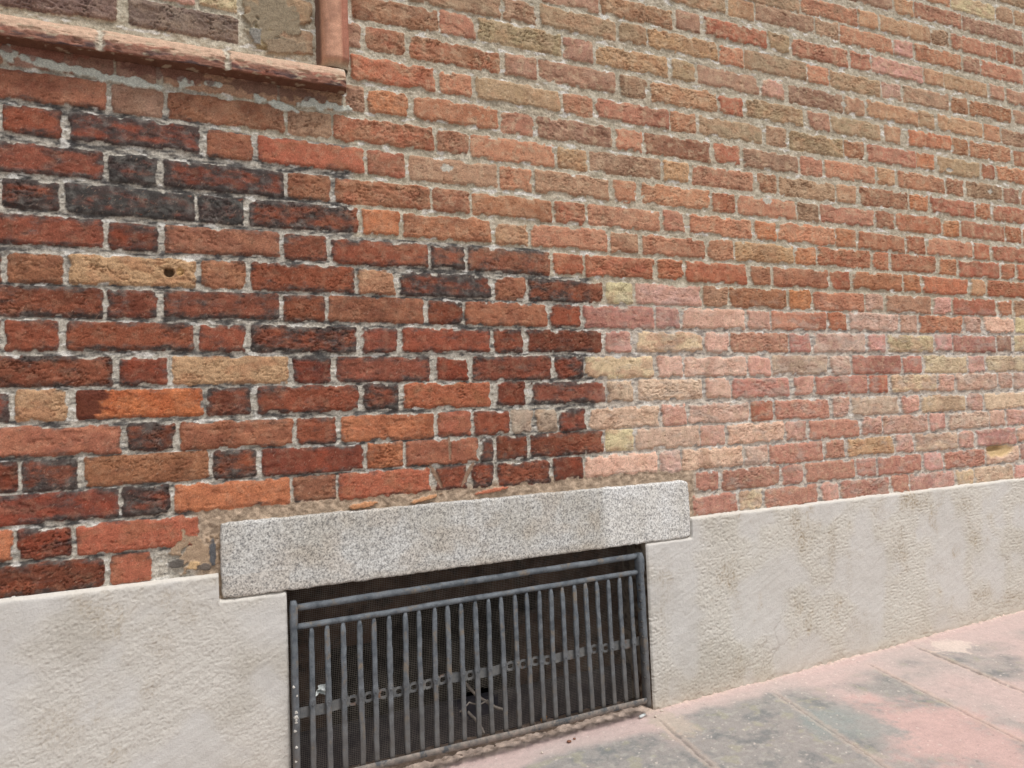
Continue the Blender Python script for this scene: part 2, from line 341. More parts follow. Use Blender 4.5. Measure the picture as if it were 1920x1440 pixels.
def brickwork():
    shp = X.shape
    # wobble of the arrises
    Xw = X + .0022 * fbm(X, Z, .030, 3, 3) + .0010 * perlin(X / .006, Z / .006, 4)
    Zw = Z + .0026 * fbm(X, Z, .034, 3, 5) + .0008 * perlin(X / .007, Z / .006, 6)
    cs = sorted(courses)          # top to bottom: -21 .. 14
    D = np.full(shp, -.006); BR = np.zeros(shp, np.int32); U = np.zeros(shp); Vv = np.zeros(shp)
    bank = []; nb = 0
    cen = {c: courses[c][0] + courses[c][1] * X[0] for c in cs}
    zrow = Z[:, 0]
    panel = (X < PAN_X) & (Z > PAN_Z)
    def lay(c, L, msk, zc_row, hfix=None):
        nonlocal nb
        idx = np.nonzero(msk)
        x = Xw[idx]; z = Zw[idx]
        a = np.array([b[0] for b in L]); b_ = np.array([b[1] for b in L])
        dz = np.array([b[2] for b in L])
        n = len(L)
        hh = (.0622 + rs.uniform(-.0022, .0022, n)) / 2 if hfix is None else np.array(hfix) / 2
        tl = rs.uniform(-.010, .010, n)
        i = np.clip(np.searchsorted(np.r_[-9, (b_[:-1] + a[1:]) / 2], x) - 1, 0, n - 1)
        zc = zc_row[idx[1]] + dz[i] + tl[i] * (x - (a[i] + b_[i]) / 2)
        r = .0075
        dx = np.minimum(x - a[i], b_[i] - x); dv = hh[i] - np.abs(z - zc)
        qx = np.maximum(r - dx, 0); qv = np.maximum(r - dv, 0)
        d = np.where((qx > 0) & (qv > 0), r - np.hypot(qx, qv), np.minimum(dx, dv))
        D[idx] = d; BR[idx] = nb + i
        U[idx] = (x - a[i]) / (b_[i] - a[i]); Vv[idx] = (z - zc) / hh[i]
        for q in L: bank.append(q[3])
        nb += n
    for j, c in enumerate(cs):
        up = (cen[c] + cen[cs[j - 1]]) / 2 if j else cen[c] + .05
        dn = (cen[c] + cen[cs[j + 1]]) / 2 if j < len(cs) - 1 else cen[c] - .05
        lay(c, courses[c][2], (Z <= up[None]) & (Z > dn[None]) & ~panel, cen[c])
    # infill of the blind window
    pz = 1.7535
    prow = [[[-.232, -.012, 0, 'm'], [.006, .228, -.002, 'm'], [.262, .300, -.006, 'G'], [.312, .392, -.004, 'G']],
            [[-.10, .040, 0, 'P'], [.050, .138, 0, 'P'], [.143, .226, .001, 'Y'], [.236, .392, 0, 'G']]]
    for k in range(20):
        L = [list(b) for b in (prow[k] if k < 2 else prow[k % 2])]
        for b in L:
            if k >= 2: b[3] = rs.choice(list('GTMSB'))
        while L[0][0] > XMIN:
            w = .102 if L[0][1] - L[0][0] > .15 else .226
            L.insert(0, [L[0][0] - .01 - w, L[0][0] - .01, 0, rs.choice(list('gGTM'))])
        zc = pz + .0715 * k
        lay(100 + k, L, panel & (Z > zc - .0358 - (.1 if k == 0 else 0)) & (Z <= zc + .0358), np.full(X.shape[1], zc) + (.004 * (X[0] > 0) if k == 0 else 0))
    bank_a = np.array([KEYS.index(k) for k in bank])
    kind = bank_a[BR]
    jit = np.random.RandomState(3).uniform(-1, 1, (nb, 5))
    J = jit[BR]

    # ---------------- relief
    ridged = 1 - np.abs(fbm(X + J[..., 0] * .3, Z + J[..., 1] * .3 + .25 * J[..., 2] * (X % 1), .034, 3, 11, ay=.015)) * 2
    big = fbm(X, Z, .060, 2, 21)
    fine = fbm(X, Z, .0085, 2, 31)
    chip = fbm(X, Z, .022, 3, 41)
    calm = sstep(.0, .35, fbm(X, Z, .16, 2, 45) + .25)          # some faces are smoother than others
    wear = sstep(.15, .7, fbm(X, Z, .045, 3, 46) + .25 * J[..., 3])
    Dj = D + .0022 * chip - .0075 * wear * sstep(.012, .002, D)                                       # ragged arris
    s = sstep(-.0012, .0030, Dj)
    round_ = sstep(.0, .010, Dj)
    hb = .0012 * J[..., 3] + .0014 * (U - .5) * J[..., 1] + .0010 * Vv * J[..., 4] + .0012 * big
    cn = np.abs(fbm(X * .97 + Z * .22 + J[..., 1] * .4, Z - X * .12 + J[..., 0] * .3, .030, 3, 12, ay=.013, gain=.55))
    crease = sstep(.085, .0, cn) * sstep(-.25, .25, fbm(X, Z, .05, 2, 13))
    gf = .55 + .45 * J[..., 4] + .35 * fbm(X, Z, .10, 2, 14)
    spall = sstep(.30, .36, fbm(X, Z, .085, 4, 15, ay=.05) + .15 * J[..., 2]) 
    hb = hb - .0032 * crease * np.clip(gf * 1.6 - .2, 0, 1.6) + (.0018 * (ridged - .55) * (.25 + .75 * calm) * gf) + .0009 * fine * gf - .0017 * spall - .0026 * (1 - round_)
    pit = sstep(.42, .62, fbm(X, Z, .012, 2, 51)); hb = hb - .0016 * pit
    mort = fbm(X, Z, .013, 3, 61); grain = perlin(X / .0045, Z / .0045, 62)
    recess = -.0062 + .0020 * fbm(X, Z, .05, 2, 63)
    up_right = sstep(1.15, 1.6, Z) * sstep(.2, .9, X)
    recess = recess + .0018 * up_right
    hm = recess + .0022 * mort + .0009 * grain
    # mortar smeared over the arrises here and there
    smear = sstep(.30, .52, fbm(X, Z, .05, 3, 71) + .30 * sstep(.3, 1.0, X) - Dj * 26) * sstep(.014, .004, Dj)
    s = s * (1 - .75 * smear)
    H = hm * (1 - s) + hb * s

    # ---------------- colour (clay, mortar, soot, lime)
    base = np.stack([lin(*PAL[k][0]) for k in KEYS]); blo = np.stack([lin(*PAL[k][2]) for k in KEYS])
    sootk = np.array([PAL[k][1] for k in KEYS])
    C = base[kind]
    b1 = fbm(X + 3, Z, .055, 3, 81, ay=.030); b2 = fbm(X, Z, .018, 3, 82); b3 = perlin(X / .004, Z / .0032, 83)
    C = mixc(C, blo[kind], sstep(-.15, .35, b1 + .3 * J[..., 2]))
    b4 = perlin(X / .0026 + 5, Z / .0024, 86)
    loc = fbm(X + 9, Z, .5, 2, 88)
    rmean = mixc(np.broadcast_to(lin(150, 84, 60), C.shape), mixc(np.broadcast_to(lin(186, 130, 98), C.shape), lin(204, 156, 134), sstep(1.24, 1.10, Z + .02 * b1)), sstep(-.1, .15, X - np.where(Z < 1.24, 1.15, .35 + .6 * (1.5 - np.clip(Z, 0, 1.5)))))
    C = mixc(C, rmean, .12 + .14 * sstep(-.3, .4, fbm(X, Z, .08, 3, 89)) * (X > .3))
    C = C * (1 + .10 * J[..., 0] + .26 * b2 + .16 * b3 + .12 * b4)[..., None]
    fleck = sstep(.50, .66, fbm(X, Z, .0095, 2, 87, ay=.006)); C = mixc(C, C * .5, fleck * .7)
    C = C * (1 + .055 * J[..., [3, 4, 2]] * np.array([1, .8, 1.2]))
    # burnt heads / paler ends inside single bricks
    C = mixc(C, C * np.array([.72, .66, .66]), sstep(.25, .6, fbm(X, Z, .12, 2, 84) + .4 * J[..., 1]) * .75)
    dust = sstep(-.05, .50, fbm(X, Z, .024, 4, 85, gain=.65)) * (.10 + .40 * up_right + .22 * sstep(1.05, 1.3, X) * sstep(1.25, 1.05, Z))  # pale dust; its upper-right boost also paints in the brighter light there
    C = mixc(C, lin(204, 180, 150), dust)
    C = mixc(C, lin(202, 172, 142), (.05 + .20 * sstep(-.3, .4, fbm(X, Z, .045, 4, 94, gain=.65))) * sstep(1.24, 1.34, Z + .02 * b1) * sstep(.2, 1.0, X + .6 * (Z > 1.52)))
    film = sstep(.0, .5, fbm(X, Z, .07, 4, 93, ay=.03, gain=.62) + .15 * J[..., 2])
    C = mixc(C, lin(176, 164, 152), film * .46 * sstep(1.08, 1.2, X) * sstep(1.26, 1.12, Z))
    C = mixc(C, lin(128, 104, 84), film * .18 * sstep(1.25, 1.40, Z + .1 * b1) * sstep(.1, .5, X))
    C = C * (.78 + .22 * sstep(-.1, .75, ridged))[..., None] if False else C

    bx = np.where(Z < 1.237, 1.118, np.where(Z < 1.307, .985, np.where(Z < 1.52, .47, .18)))
    soot_reg = sstep(.012, -.012, X - bx - .004 * b2) * sstep(1.66, 1.52, Z)
    clean = sstep(-.01, .02, X - 1.118) * sstep(1.19, 1.14, Z + .012 * b1)
    sk = sootk[kind]
    edge = sstep(.019, .001, Dj) * (.55 + .45 * (np.abs(Vv) > .45)) 
    sn = fbm(X, Z, .050, 5, 91, ay=.024, gain=.66); sf = fbm(X, Z, .22, 2, 92)
    amt = sk * (.35 + .65 * np.maximum(soot_reg, .35)) + soot_reg * (.04 + .40 * edge) + .08 * J[..., 2] * soot_reg + .14 * sf * soot_reg
    soot = sstep(.36, 1.0, amt * 1.0 + sn * .66 + .12 * b3)
    soot_c = mixc(np.broadcast_to(lin(60, 63, 62), C.shape), lin(102, 104, 100), sstep(-.2, .7, b2))
    C = mixc(C, soot_c, soot * .86)
    # red clay showing through a sooty skin
    rub = sstep(.45, .66, fbm(X, Z, .034, 4, 95, ay=.020, gain=.65)) * (soot > .3) * .75
    C = mixc(C, lin(138, 74, 54), rub * .8)
    # small pale scratches
    scr = sstep(.60, .72, fbm(X * .6 + Z * .8, Z * .6 - X * .8, .012, 2, 97, ay=.0035)); C = mixc(C, lin(190, 160, 138), scr * .35)
    # one spalled bright orange brick keeps its dark left end
    isQ = kind == KEYS.index('Q')
    C = mixc(C, lin(92, 50, 40), (isQ * sstep(.02, -.02, U - .2 - .12 * b1 + .10 * (Vv < -.6))).astype(float) * .9)

    mk = mixc(np.broadcast_to(lin(177, 167, 147), C.shape), lin(200, 191, 172), sstep(-.3, .5, fbm(X, Z, .03, 3, 101)))
    mk = mixc(mk, mixc(np.broadcast_to(lin(196, 189, 176), C.shape), lin(158, 150, 138), sstep(0, .5, mort)), soot_reg)
    msoot = sstep(-.10, .40, .75 * fbm(X, Z, .040, 4, 103, ay=.010, gain=.6) + .35 * sn + .15 * sf + .24 * sstep(.75, 1.0, np.abs(Vv)) - .10) * soot_reg
    mk = mixc(mk, mixc(np.broadcast_to(lin(58, 57, 60), C.shape), lin(100, 97, 94), sstep(-.2, .6, b2)), msoot * .9)
    mk = mixc(mk, lin(182, 158, 134), .20 * sstep(.3, .8, X) * (1 - soot_reg) * sstep(-.4, .4, b1))
    mk = mixc(mk, lin(203, 192, 180), clean * .75)
    mk = mixc(mk, lin(132, 126, 122), clean * sstep(.02, .30, fbm(X, Z, .03, 4, 105, ay=.010)) * .75)
    lime = sstep(.30, .46, fbm(X, Z, .045, 3, 107, ay=.016)); mk = mixc(mk, lin(222, 218, 210), lime * .8)
    mk = mk * (1 + .20 * grain + .16 * mort)[..., None]
    # beige bedding around the lintel
    bed = sstep(.722, .700, Z + .008 * b1) * sstep(.09, .13, X) * sstep(1.46, 1.42, X)
    mk = mixc(mk, mixc(np.broadcast_to(lin(164, 144, 124), C.shape), lin(186, 164, 142), sstep(-.2, .5, b2)), bed)
    sC = sstep(.25, .75, s)
    mk = mk * (1 + bed * (.16 * fine + .18 * b2))[..., None]
    C = mixc(mk, C, sC)
    H = H + bed * (1 - sC) * (.0035 + .0030 * chip)

    # ---------------- local marks: x, z, rx, rz, tilt
    def patch(P, colr, dh, seed, nz=.45, lam=.02, keep=0.0):
        nonlocal C, H
        m_ = sstep(1.05, .85, blob(*P[:4], seed, nz, P[4] if len(P) > 4 else 0, lam)) * (1 - keep)
        C = mixc(C, colr * (1 + .18 * b3[..., None] + .15 * b2[..., None]), m_)
        H = H * (1 - m_) + (dh + .0012 * mort) * m_
    white = lin(196, 198, 186)
    # torn render under the sill
    for k, P in enumerate([(-.12, 1.610, .10, .010, -.09), (.02, 1.598, .06, .009, -.05), (.115, 1.612, .020, .012), (.30, 1.594, .045, .009, -.15),
                           (.40, 1.606, .05, .012), (.17, 1.620, .02, .008), (-.21, 1.625, .02, .02)]):
        patch(P, white, .001, 200 + k, .95, .03)
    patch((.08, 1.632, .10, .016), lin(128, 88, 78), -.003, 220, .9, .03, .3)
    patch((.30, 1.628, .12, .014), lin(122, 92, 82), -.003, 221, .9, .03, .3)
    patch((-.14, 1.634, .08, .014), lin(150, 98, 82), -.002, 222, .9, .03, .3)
    for k, P in enumerate([(.708, 1.493, .016, .011), (1.77, 1.505, .018, .010), (2.657, 1.696, .018, .008), (2.89, 1.640, .014, .010), (2.13, 1.86, .012, .01)]):
        patch(P, lin(190, 184, 170), -.002, 230 + k, .4, .01)
    # rubble mortar beside and above the lintel
    patch((.115, .615, .045, .035), lin(168, 144, 120), .0, 240, .9)
    patch((.075, .596, .016, .010), lin(104, 98, 92), .001, 241, .4, .01)
    patch((.108, .588, .013, .009), lin(200, 168, 128), .004, 242, .4, .01)
    patch((.130, .583, .015, .008), lin(110, 100, 92), .002, 243, .4, .01)
    patch((.146, .610, .007, .030), lin(96, 96, 98), .002, 244, .3, .01)
    patch((.47, .682, .034, .007, .1), lin(196, 142, 104), .005, 245, .4, .01)
    patch((.62, .684, .040, .005, .2), lin(200, 150, 112), .004, 246, .4, .01)
    patch((.80, .690, .05, .005, .1), lin(188, 118, 92), .004, 247, .4, .01)
    # diagonal mortar fillets at the narrow dark brick
    for k, P in enumerate([(.553 + .10, .735, .006, .036, .45), (.735, .735, .006, .034, -.55), (.690, .80, .004, .03, 0)]):
        patch(P, lin(150, 122, 102), -.003, 250 + k, .3, .01)
    # greenish rough mortar in the panel
    patch((.300, 1.80, .06, .05), lin(148, 134, 112), .001, 260, .9, .03)
    patch((.330, 1.735, .05, .02), lin(150, 132, 110), .001, 261, .6, .03)
    patch((.262, 1.752, .014, .020), lin(142, 138, 130), .001, 262, .6, .02)
    # drilled hole and a broken-out pocket
    for P, dp, cc in [((.0735, 1.2033, .011, .010), .016, lin(70, 55, 42)), ((.095, 1.205, .008, .010), .004, lin(196, 160, 110))]:
        m_ = sstep(1.1, .75, blob(*P, 270, .25, 0, .01)); H = H - dp * m_; C = mixc(C, cc, m_ * .8)
    m_ = sstep(1.15, .6, blob(2.86, .672, .090, .022, 271, .25, .05, .03))
    C = mixc(C, lin(214, 186, 140), m_); H = H * (1 - m_) - .010 * m_
    m_ = sstep(1.1, .5, blob(2.83, .684, .055, .012, 272, .2, .05, .03)); H = H - .022 * m_
    m_ = sstep(1.1, .8, blob(.927, .843, .030, .012, 273, .3, 0, .01)); H = H - .002 * m_
    H = np.where(panel, H - .012, H)
    C = np.clip(C, .008, .85)
    V = np.stack([X, -H, Z], -1).reshape(-1, 3)
    return V, C.reshape(-1, 3).astype(np.float32)

M_brick = attr_mat('weathered_brick', bump=.65, scale=430, dist=.0022, var=.34)
M_stone = attr_mat('moulded_terracotta', bump=.6, scale=420, dist=.002, var=.22)
M_plast = attr_mat('cement_render', bump=.55, scale=300, dist=.0022, var=.05, rough=.95, spec=.15)

wall = empty('brick_wall', (0, 0, 0.06), 'weathered brick wall of a building with sooty left part, pale plinth and granite lintel', 'wall')
V, C = brickwork()
xm_, zm_ = (XS[1:] + XS[:-1]) / 2, (ZS[1:] + ZS[:-1]) / 2
keep_ = ~(((xm_ > .175) & (xm_ < 1.387))[None] & (zm_ < .655)[:, None])
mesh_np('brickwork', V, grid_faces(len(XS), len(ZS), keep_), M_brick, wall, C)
del V, C

# ------------------------------------------------------------------ sill and jamb of the blind window
def sill():
    x = np.arange(-1.6, .4585, .0026)
    prof = np.array([(.010, 1.6400), (-.020, 1.6385), (-.038, 1.6380), (-.0425, 1.6392), (-.0430, 1.6460), (-.0426, 1.6540), (-.0420, 1.6610),
                     (-.0400, 1.6650), (-.0365, 1.6740), (-.0310, 1.6820), (-.0240, 1.6870), (-.0160, 1.6905), (-.006, 1.6925), (.010, 1.6935), (.024, 1.694)])
    t = np.linspace(0, len(prof) - 1, 64); py = np.interp(t, range(len(prof)), prof[:, 0]); pz = np.interp(t, range(len(prof)), prof[:, 1])
    XX, TT = np.meshgrid(x, np.arange(64)); T_ = t[TT]
    Y = py[TT] * 1.0; Zz = pz[TT] * 1.0
    joints = [-.86, -.62, -.385, -.045, .195]
    jm = np.zeros(XX.shape); unit = np.zeros(XX.shape)
    for q in joints:
        jm = np.maximum(jm, sstep(.008, .003, np.abs(XX - q + .006 * fbm(XX, Zz, .01, 2, 301)))); unit += XX > q
    s_ = TT * .0018
    wob = fbm(XX, s_, .05, 3, 300); w2 = fbm(XX, s_, .012, 2, 302)
    w3 = fbm(XX, s_, .020, 4, 309, ay=.006, gain=.65); off = .0016 * wob + .0010 * w2 + .0018 * w3 + .0025 * np.sin(unit * 2.3) * .6
    lowedge = sstep(4.2, 3.0, np.abs(T_ - 4.0) + 1.0)
    chip = sstep(.15, .5, fbm(XX, s_, .035, 3, 303)) * lowedge
    Y = Y + off * sstep(0, 2, T_) * sstep(14, 12, T_) + .006 * jm * (T_ < 12) + .005 * chip
    Zz = Zz + .0012 * fbm(XX, s_, .03, 2, 304) + .003 * chip * (T_ < 4) + .006 * (XX + .22) * 0
    endr = sstep(.4585, .450, XX)
    Y = Y * (.35 + .65 * endr) + 0
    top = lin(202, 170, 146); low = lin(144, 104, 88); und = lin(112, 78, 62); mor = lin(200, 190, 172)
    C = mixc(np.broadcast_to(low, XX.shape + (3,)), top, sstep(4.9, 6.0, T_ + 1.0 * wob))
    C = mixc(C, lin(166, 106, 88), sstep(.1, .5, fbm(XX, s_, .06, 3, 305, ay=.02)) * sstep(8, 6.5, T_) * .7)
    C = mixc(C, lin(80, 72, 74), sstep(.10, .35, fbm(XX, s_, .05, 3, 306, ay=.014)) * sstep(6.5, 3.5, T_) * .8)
    C = mixc(C, und, sstep(2.8, 1.8, T_))  # brown-stained underside, coloured darker still to strengthen the contact shadow
    C = mixc(C, lin(190, 176, 150), sstep(.3, .45, fbm(XX, s_, .03, 3, 307, ay=.012)) * .6)
    C = mixc(C, mor, jm * sstep(2.0, 3.0, T_))
    C = mixc(C, mor * .95, sstep(.425, .450, XX + .01 * wob) * sstep(8, 9, T_) * .9)
    C = mixc(C, C * .62, sstep(.25, .5, fbm(XX, s_, .012, 3, 310, ay=.005)) * .5)
    C = C * (1 + .16 * w2 + .12 * w3)[..., None]
    V = np.stack([XX, Y, Zz], -1).reshape(-1, 3)
    n = len(x); F = grid_faces(n, 64)
    Vl = list(V); base = len(Vl)
    # closed right end
    ring = [i * n + n - 1 for i in range(64)]
    cpt = V[ring].mean(0); V = np.vstack([V, cpt]); C2 = np.vstack([C.reshape(-1, 3), lin(150, 92, 78)])
    E = np.array([[ring[i], base, ring[i + 1], ring[i + 1]] for i in range(63)])
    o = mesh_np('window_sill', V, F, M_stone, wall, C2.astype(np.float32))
    return o, E, V, C2
o, E, V2, C2 = sill()
# the end face of the sill as its own small cap in the same part would be a degenerate fan: build it as triangles
mb = bpy.data.meshes.new('sill_end'); ring = V2[[e[0] for e in E] + [E[-1][2]]]; cpt = V2[-1]
mb.from_pydata([tuple(p) for p in ring] + [tuple(cpt)], [], [(i, i + 1, len(ring)) for i in range(len(ring) - 1)])
mb.materials.append(noise_mat('broken_terracotta', tuple(lin(150, 90, 76)), tuple(lin(120, 96, 98)), 60, 300))
tag(link('end_face', mb, o))

def jamb():
    z = np.arange(1.694, 3.05, .0034)
    prof = np.array([(.396, .022), (.402, .010), (.404, -.010), (.406, -.022), (.411, -.031), (.420, -.036), (.432, -.038), (.442, -.037), (.448, -.033), (.452, -.0335), (.460, -.032), (.4645, -.027), (.466, -.015), (.467, .006)])
    t = np.linspace(0, len(prof) - 1, 48); px = np.interp(t, range(len(prof)), prof[:, 0]); py = np.interp(t, range(len(prof)), prof[:, 1])
    TT, ZZ = np.meshgrid(np.arange(48), z); T_ = t[TT]
    w = fbm(ZZ, TT * .002, .05, 3, 320); w2 = fbm(ZZ, TT * .002, .010, 2, 321)
    Y = py[TT] + .0014 * w + .0009 * w2; Xx = px[TT] + .0012 * w
    endc = sstep(1.712, 1.694, ZZ + .006 * w)
    Y = Y + endc * .020 * (Y < 0)
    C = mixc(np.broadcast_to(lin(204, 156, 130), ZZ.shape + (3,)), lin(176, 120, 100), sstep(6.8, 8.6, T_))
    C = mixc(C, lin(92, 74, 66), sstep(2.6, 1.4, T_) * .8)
    C = mixc(C, lin(150, 110, 92), sstep(.1, .5, fbm(ZZ, TT * .002, .08, 3, 322, ay=.02)) * .5)
    C = mixc(C, lin(196, 184, 158), endc * .8)
    C = C * (1 + .12 * w2)[..., None]
    V = np.stack([Xx, Y, ZZ], -1).reshape(-1, 3)
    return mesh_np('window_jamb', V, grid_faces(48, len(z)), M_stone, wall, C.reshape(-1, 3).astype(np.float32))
jamb()

# ------------------------------------------------------------------ plinth of trowelled render with the basement opening
OX0, OX1, OZ0, OZ1 = .2935, 1.2465, .05, .513
LX0, LX1, LZ0, LZ1 = .161, 1.401, .513, .672
def ground_z(x): return .064 + .0125 * (x - 1.25)
def plinth():
    x = []
    xx = XMIN
    while xx < XMAX:
        x.append(xx); xx += (.0022 * ((CAM_D ** 2 + max(xx, 0) ** 2) / CAM_D ** 2) ** .6) if -.34 < xx < 3.35 else .014
    x = np.array(x); z = np.arange(-.03, .60, .0024)
    # snap grid lines to the opening
    x[np.argmin(abs(x - OX0))] = OX0; x[np.argmin(abs(x - OX1))] = OX1
    x[np.argmin(abs(x - LX0 + .003))] = LX0 - .003; x[np.argmin(abs(x - LX1 - .003))] = LX1 + .003
    z[np.argmin(abs(z - OZ1 + .001))] = OZ1 - .001
    PX, PZ = np.meshgrid(x, z)
    ztop = .5665 + .0030 * fbm(PX, PX * 0 + .3, .16, 3, 400) + .0012 * fbm(PX, PX * 0 + .7, .02, 2, 401)
    ztop = np.where((PX > LX0 - .004) & (PX < LX1 + .004), OZ1 - .001, ztop)
    t = PZ - ztop
    smooth = sstep(-.05, .35, fbm(PX, PZ, .20, 3, 402) + .10 * (PX > 1.3))
    peel = 1 - 2 * np.abs(fbm(PX, PZ, .0105, 2, 403)); p2 = fbm(PX, PZ, .030, 3, 404); gr = perlin(PX / .0045, PZ / .0045, 405)
    nearl = sstep(.6, .2, PX); peel_l = 1 - 2 * np.abs(fbm(PX, PZ, .0072, 2, 409)); peel = peel + (peel_l - peel) * nearl
    H = .0130 + .0022 * fbm(PX, PZ, .30, 2, 406) + (.0021 * (1 - .35 * nearl) * peel + .0008 * gr) * (1 - .78 * smooth) + .0008 * p2
    tro = fbm(PX * .9 + PZ * .4, PZ * .9 - PX * .4, .25, 2, 407, ay=.012); H = H + .0005 * tro
    # rounded top, rounded reveal edges
    e = np.clip((t + .009) / .009, 0, 1); H = H - .011 * (1 - np.sqrt(np.clip(1 - e * e, 0, 1)))
    H = np.where(t > 0, -.020, H)
    dop = np.maximum(np.maximum(OX0 - PX, PX - OX1), PZ - OZ1)
    ins = np.clip((.007 - dop) / .007, 0, 1); H = H - np.where(dop > -.001, .005 * ins ** 2, 0)
    H = H + .004 * sstep(.03, .0, PZ - ground_z(PX)) * (.5 + fbm(PX, PZ, .03, 3, 408))
    C = np.broadcast_to(lin(204, 199, 191), PX.shape + (3,)).copy()
    C = mixc(C, lin(190, 184, 174), sstep(-.1, .5, fbm(PX, PZ, .22, 3, 410)))
    C = mixc(C, lin(207, 202, 190), sstep(1.3, 1.6, PX) * .5)
    C = mixc(C, lin(204, 202, 200), smooth * .5)
    st = fbm(PX, PZ, .10, 4, 411, ay=.15, gain=.6)
    splash = sstep(.16, .0, PZ - ground_z(PX) + .05 * fbm(PX, PZ, .10, 4, 412, gain=.65)); C = mixc(C, lin(176, 164, 146), splash * .30)
    crk = sstep(.020, .0, np.abs(fbm(PX, PZ, .35, 5, 413, gain=.6))) * sstep(.1, .5, fbm(PX, PZ, .3, 2, 414)); H = H - .0010 * crk; C = mixc(C, lin(150, 138, 124), crk * .35)
    reg = np.clip(sstep(1.35, 1.55, PX) * sstep(.10, .2, PZ) * .9 + .55 * sstep(.30, .05, PX), 0, 1)
    C = mixc(C, lin(168, 150, 122), sstep(.22, .60, st) * reg * (.12 + .60 * sstep(.75, .1, peel)))
    stains = [(-.14, .315, .06, .05), (.05, .44, .03, .05), (-.13, .20, .05, .02), (.02, .36, .02, .03), (1.52, .40, .05, .05), (1.56, .33, .02, .08), (1.83, .47, .05, .05), (1.80, .52, .03, .05), (1.95, .42, .02, .08),
              (2.18, .515, .05, .04), (2.02, .33, .02, .06), (1.55, .12, .03, .04), (2.26, .37, .04, .08), (2.6, .50, .05, .03), (2.45, .30, .05, .03), (2.7, .18, .07, .03), (2.05, .16, .05, .05), (1.3, .38, .03, .1), (2.85, .14, .10, .03), (2.35, .53, .10, .03)]
    for k, (a, b, ra, rb) in enumerate(stains):
        r = np.sqrt(((PX - a) / ra) ** 2 + ((PZ - b) / rb) ** 2); mm = r < 2
        q = np.zeros(PX.shape); q[mm] = sstep(1.4, .2, r[mm] + .9 * fbm(PX[mm], PZ[mm], .05, 4, 420 + k, gain=.65))
        C = mixc(C, lin(158, 140, 114), q * (.10 + .55 * sstep(.75, .1, peel)) * (1 - .5 * smooth) * (.8 if a > 1 else .5))
    C = mixc(C, lin(176, 160, 140), sstep(.035, .0, PZ - ground_z(PX)) * .35 * (PX < 5))
    C = mixc(C, lin(222, 216, 206), sstep(-.008, -.002, t) * .6)  # pale band paints the highlight along the rounded top edge
    C = C * (1 + .05 * gr + .04 * p2)[..., None]
    cx_ = (PX[:-1, :-1] + PX[1:, 1:]) / 2; cz_ = (PZ[:-1, :-1] + PZ[1:, 1:]) / 2
    keep = ~((cx_ > OX0) & (cx_ < OX1) & (cz_ < OZ1 - .001))
    keep &= ~((cx_ > LX0 - .002) & (cx_ < LX1 + .002) & (cz_ > OZ1 - .001))
    V = np.stack([PX, -H, PZ], -1).reshape(-1, 3)
    return mesh_np('rendered_plinth', V, grid_faces(len(x), len(z), keep), M_plast, wall, np.clip(C, .02, .8).reshape(-1, 3).astype(np.float32))
plinth()

# reveals of the opening: rendered edges and rough masonry behind
def sheet(name, P0, du, dv, nu, nv, nrm, amp, seed, c1, c2, mat, parent):
    u, v = np.meshgrid(np.linspace(0, 1, nu), np.linspace(0, 1, nv))
    P = np.array(P0) + u[..., None] * np.array(du) + v[..., None] * np.array(dv)
    lu, lv = np.linalg.norm(du), np.linalg.norm(dv)
    n1 = fbm(u * lu, v * lv, .03, 4, seed, gain=.6)
    P = P + (amp * n1 * np.minimum(1, 8 * np.minimum(u, 1 - u) + .25))[..., None] * np.array(nrm)
    Cc = mixc(np.broadcast_to(c1, u.shape + (3,)), c2, sstep(-.2, .4, fbm(u * lu, v * lv, .02, 3, seed + 1)))
    return mesh_np(name, P.reshape(-1, 3), grid_faces(nu, nv), mat, parent, Cc.reshape(-1, 3).astype(np.float32))
gb, gr_ = lin(120, 96, 78), lin(88, 72, 62)
sheet('reveal', (OX0, -.010, .03), (0, .27, 0), (0, 0, .50), 60, 110, (1, 0, 0), .002, 500, lin(150, 138, 124), gr_, M_plast, wall)
sheet('reveal', (OX1, -.010, .03), (0, .27, 0), (0, 0, .50), 60, 110, (-1, 0, 0), .002, 502, lin(150, 138, 124), gr_, M_plast, wall)

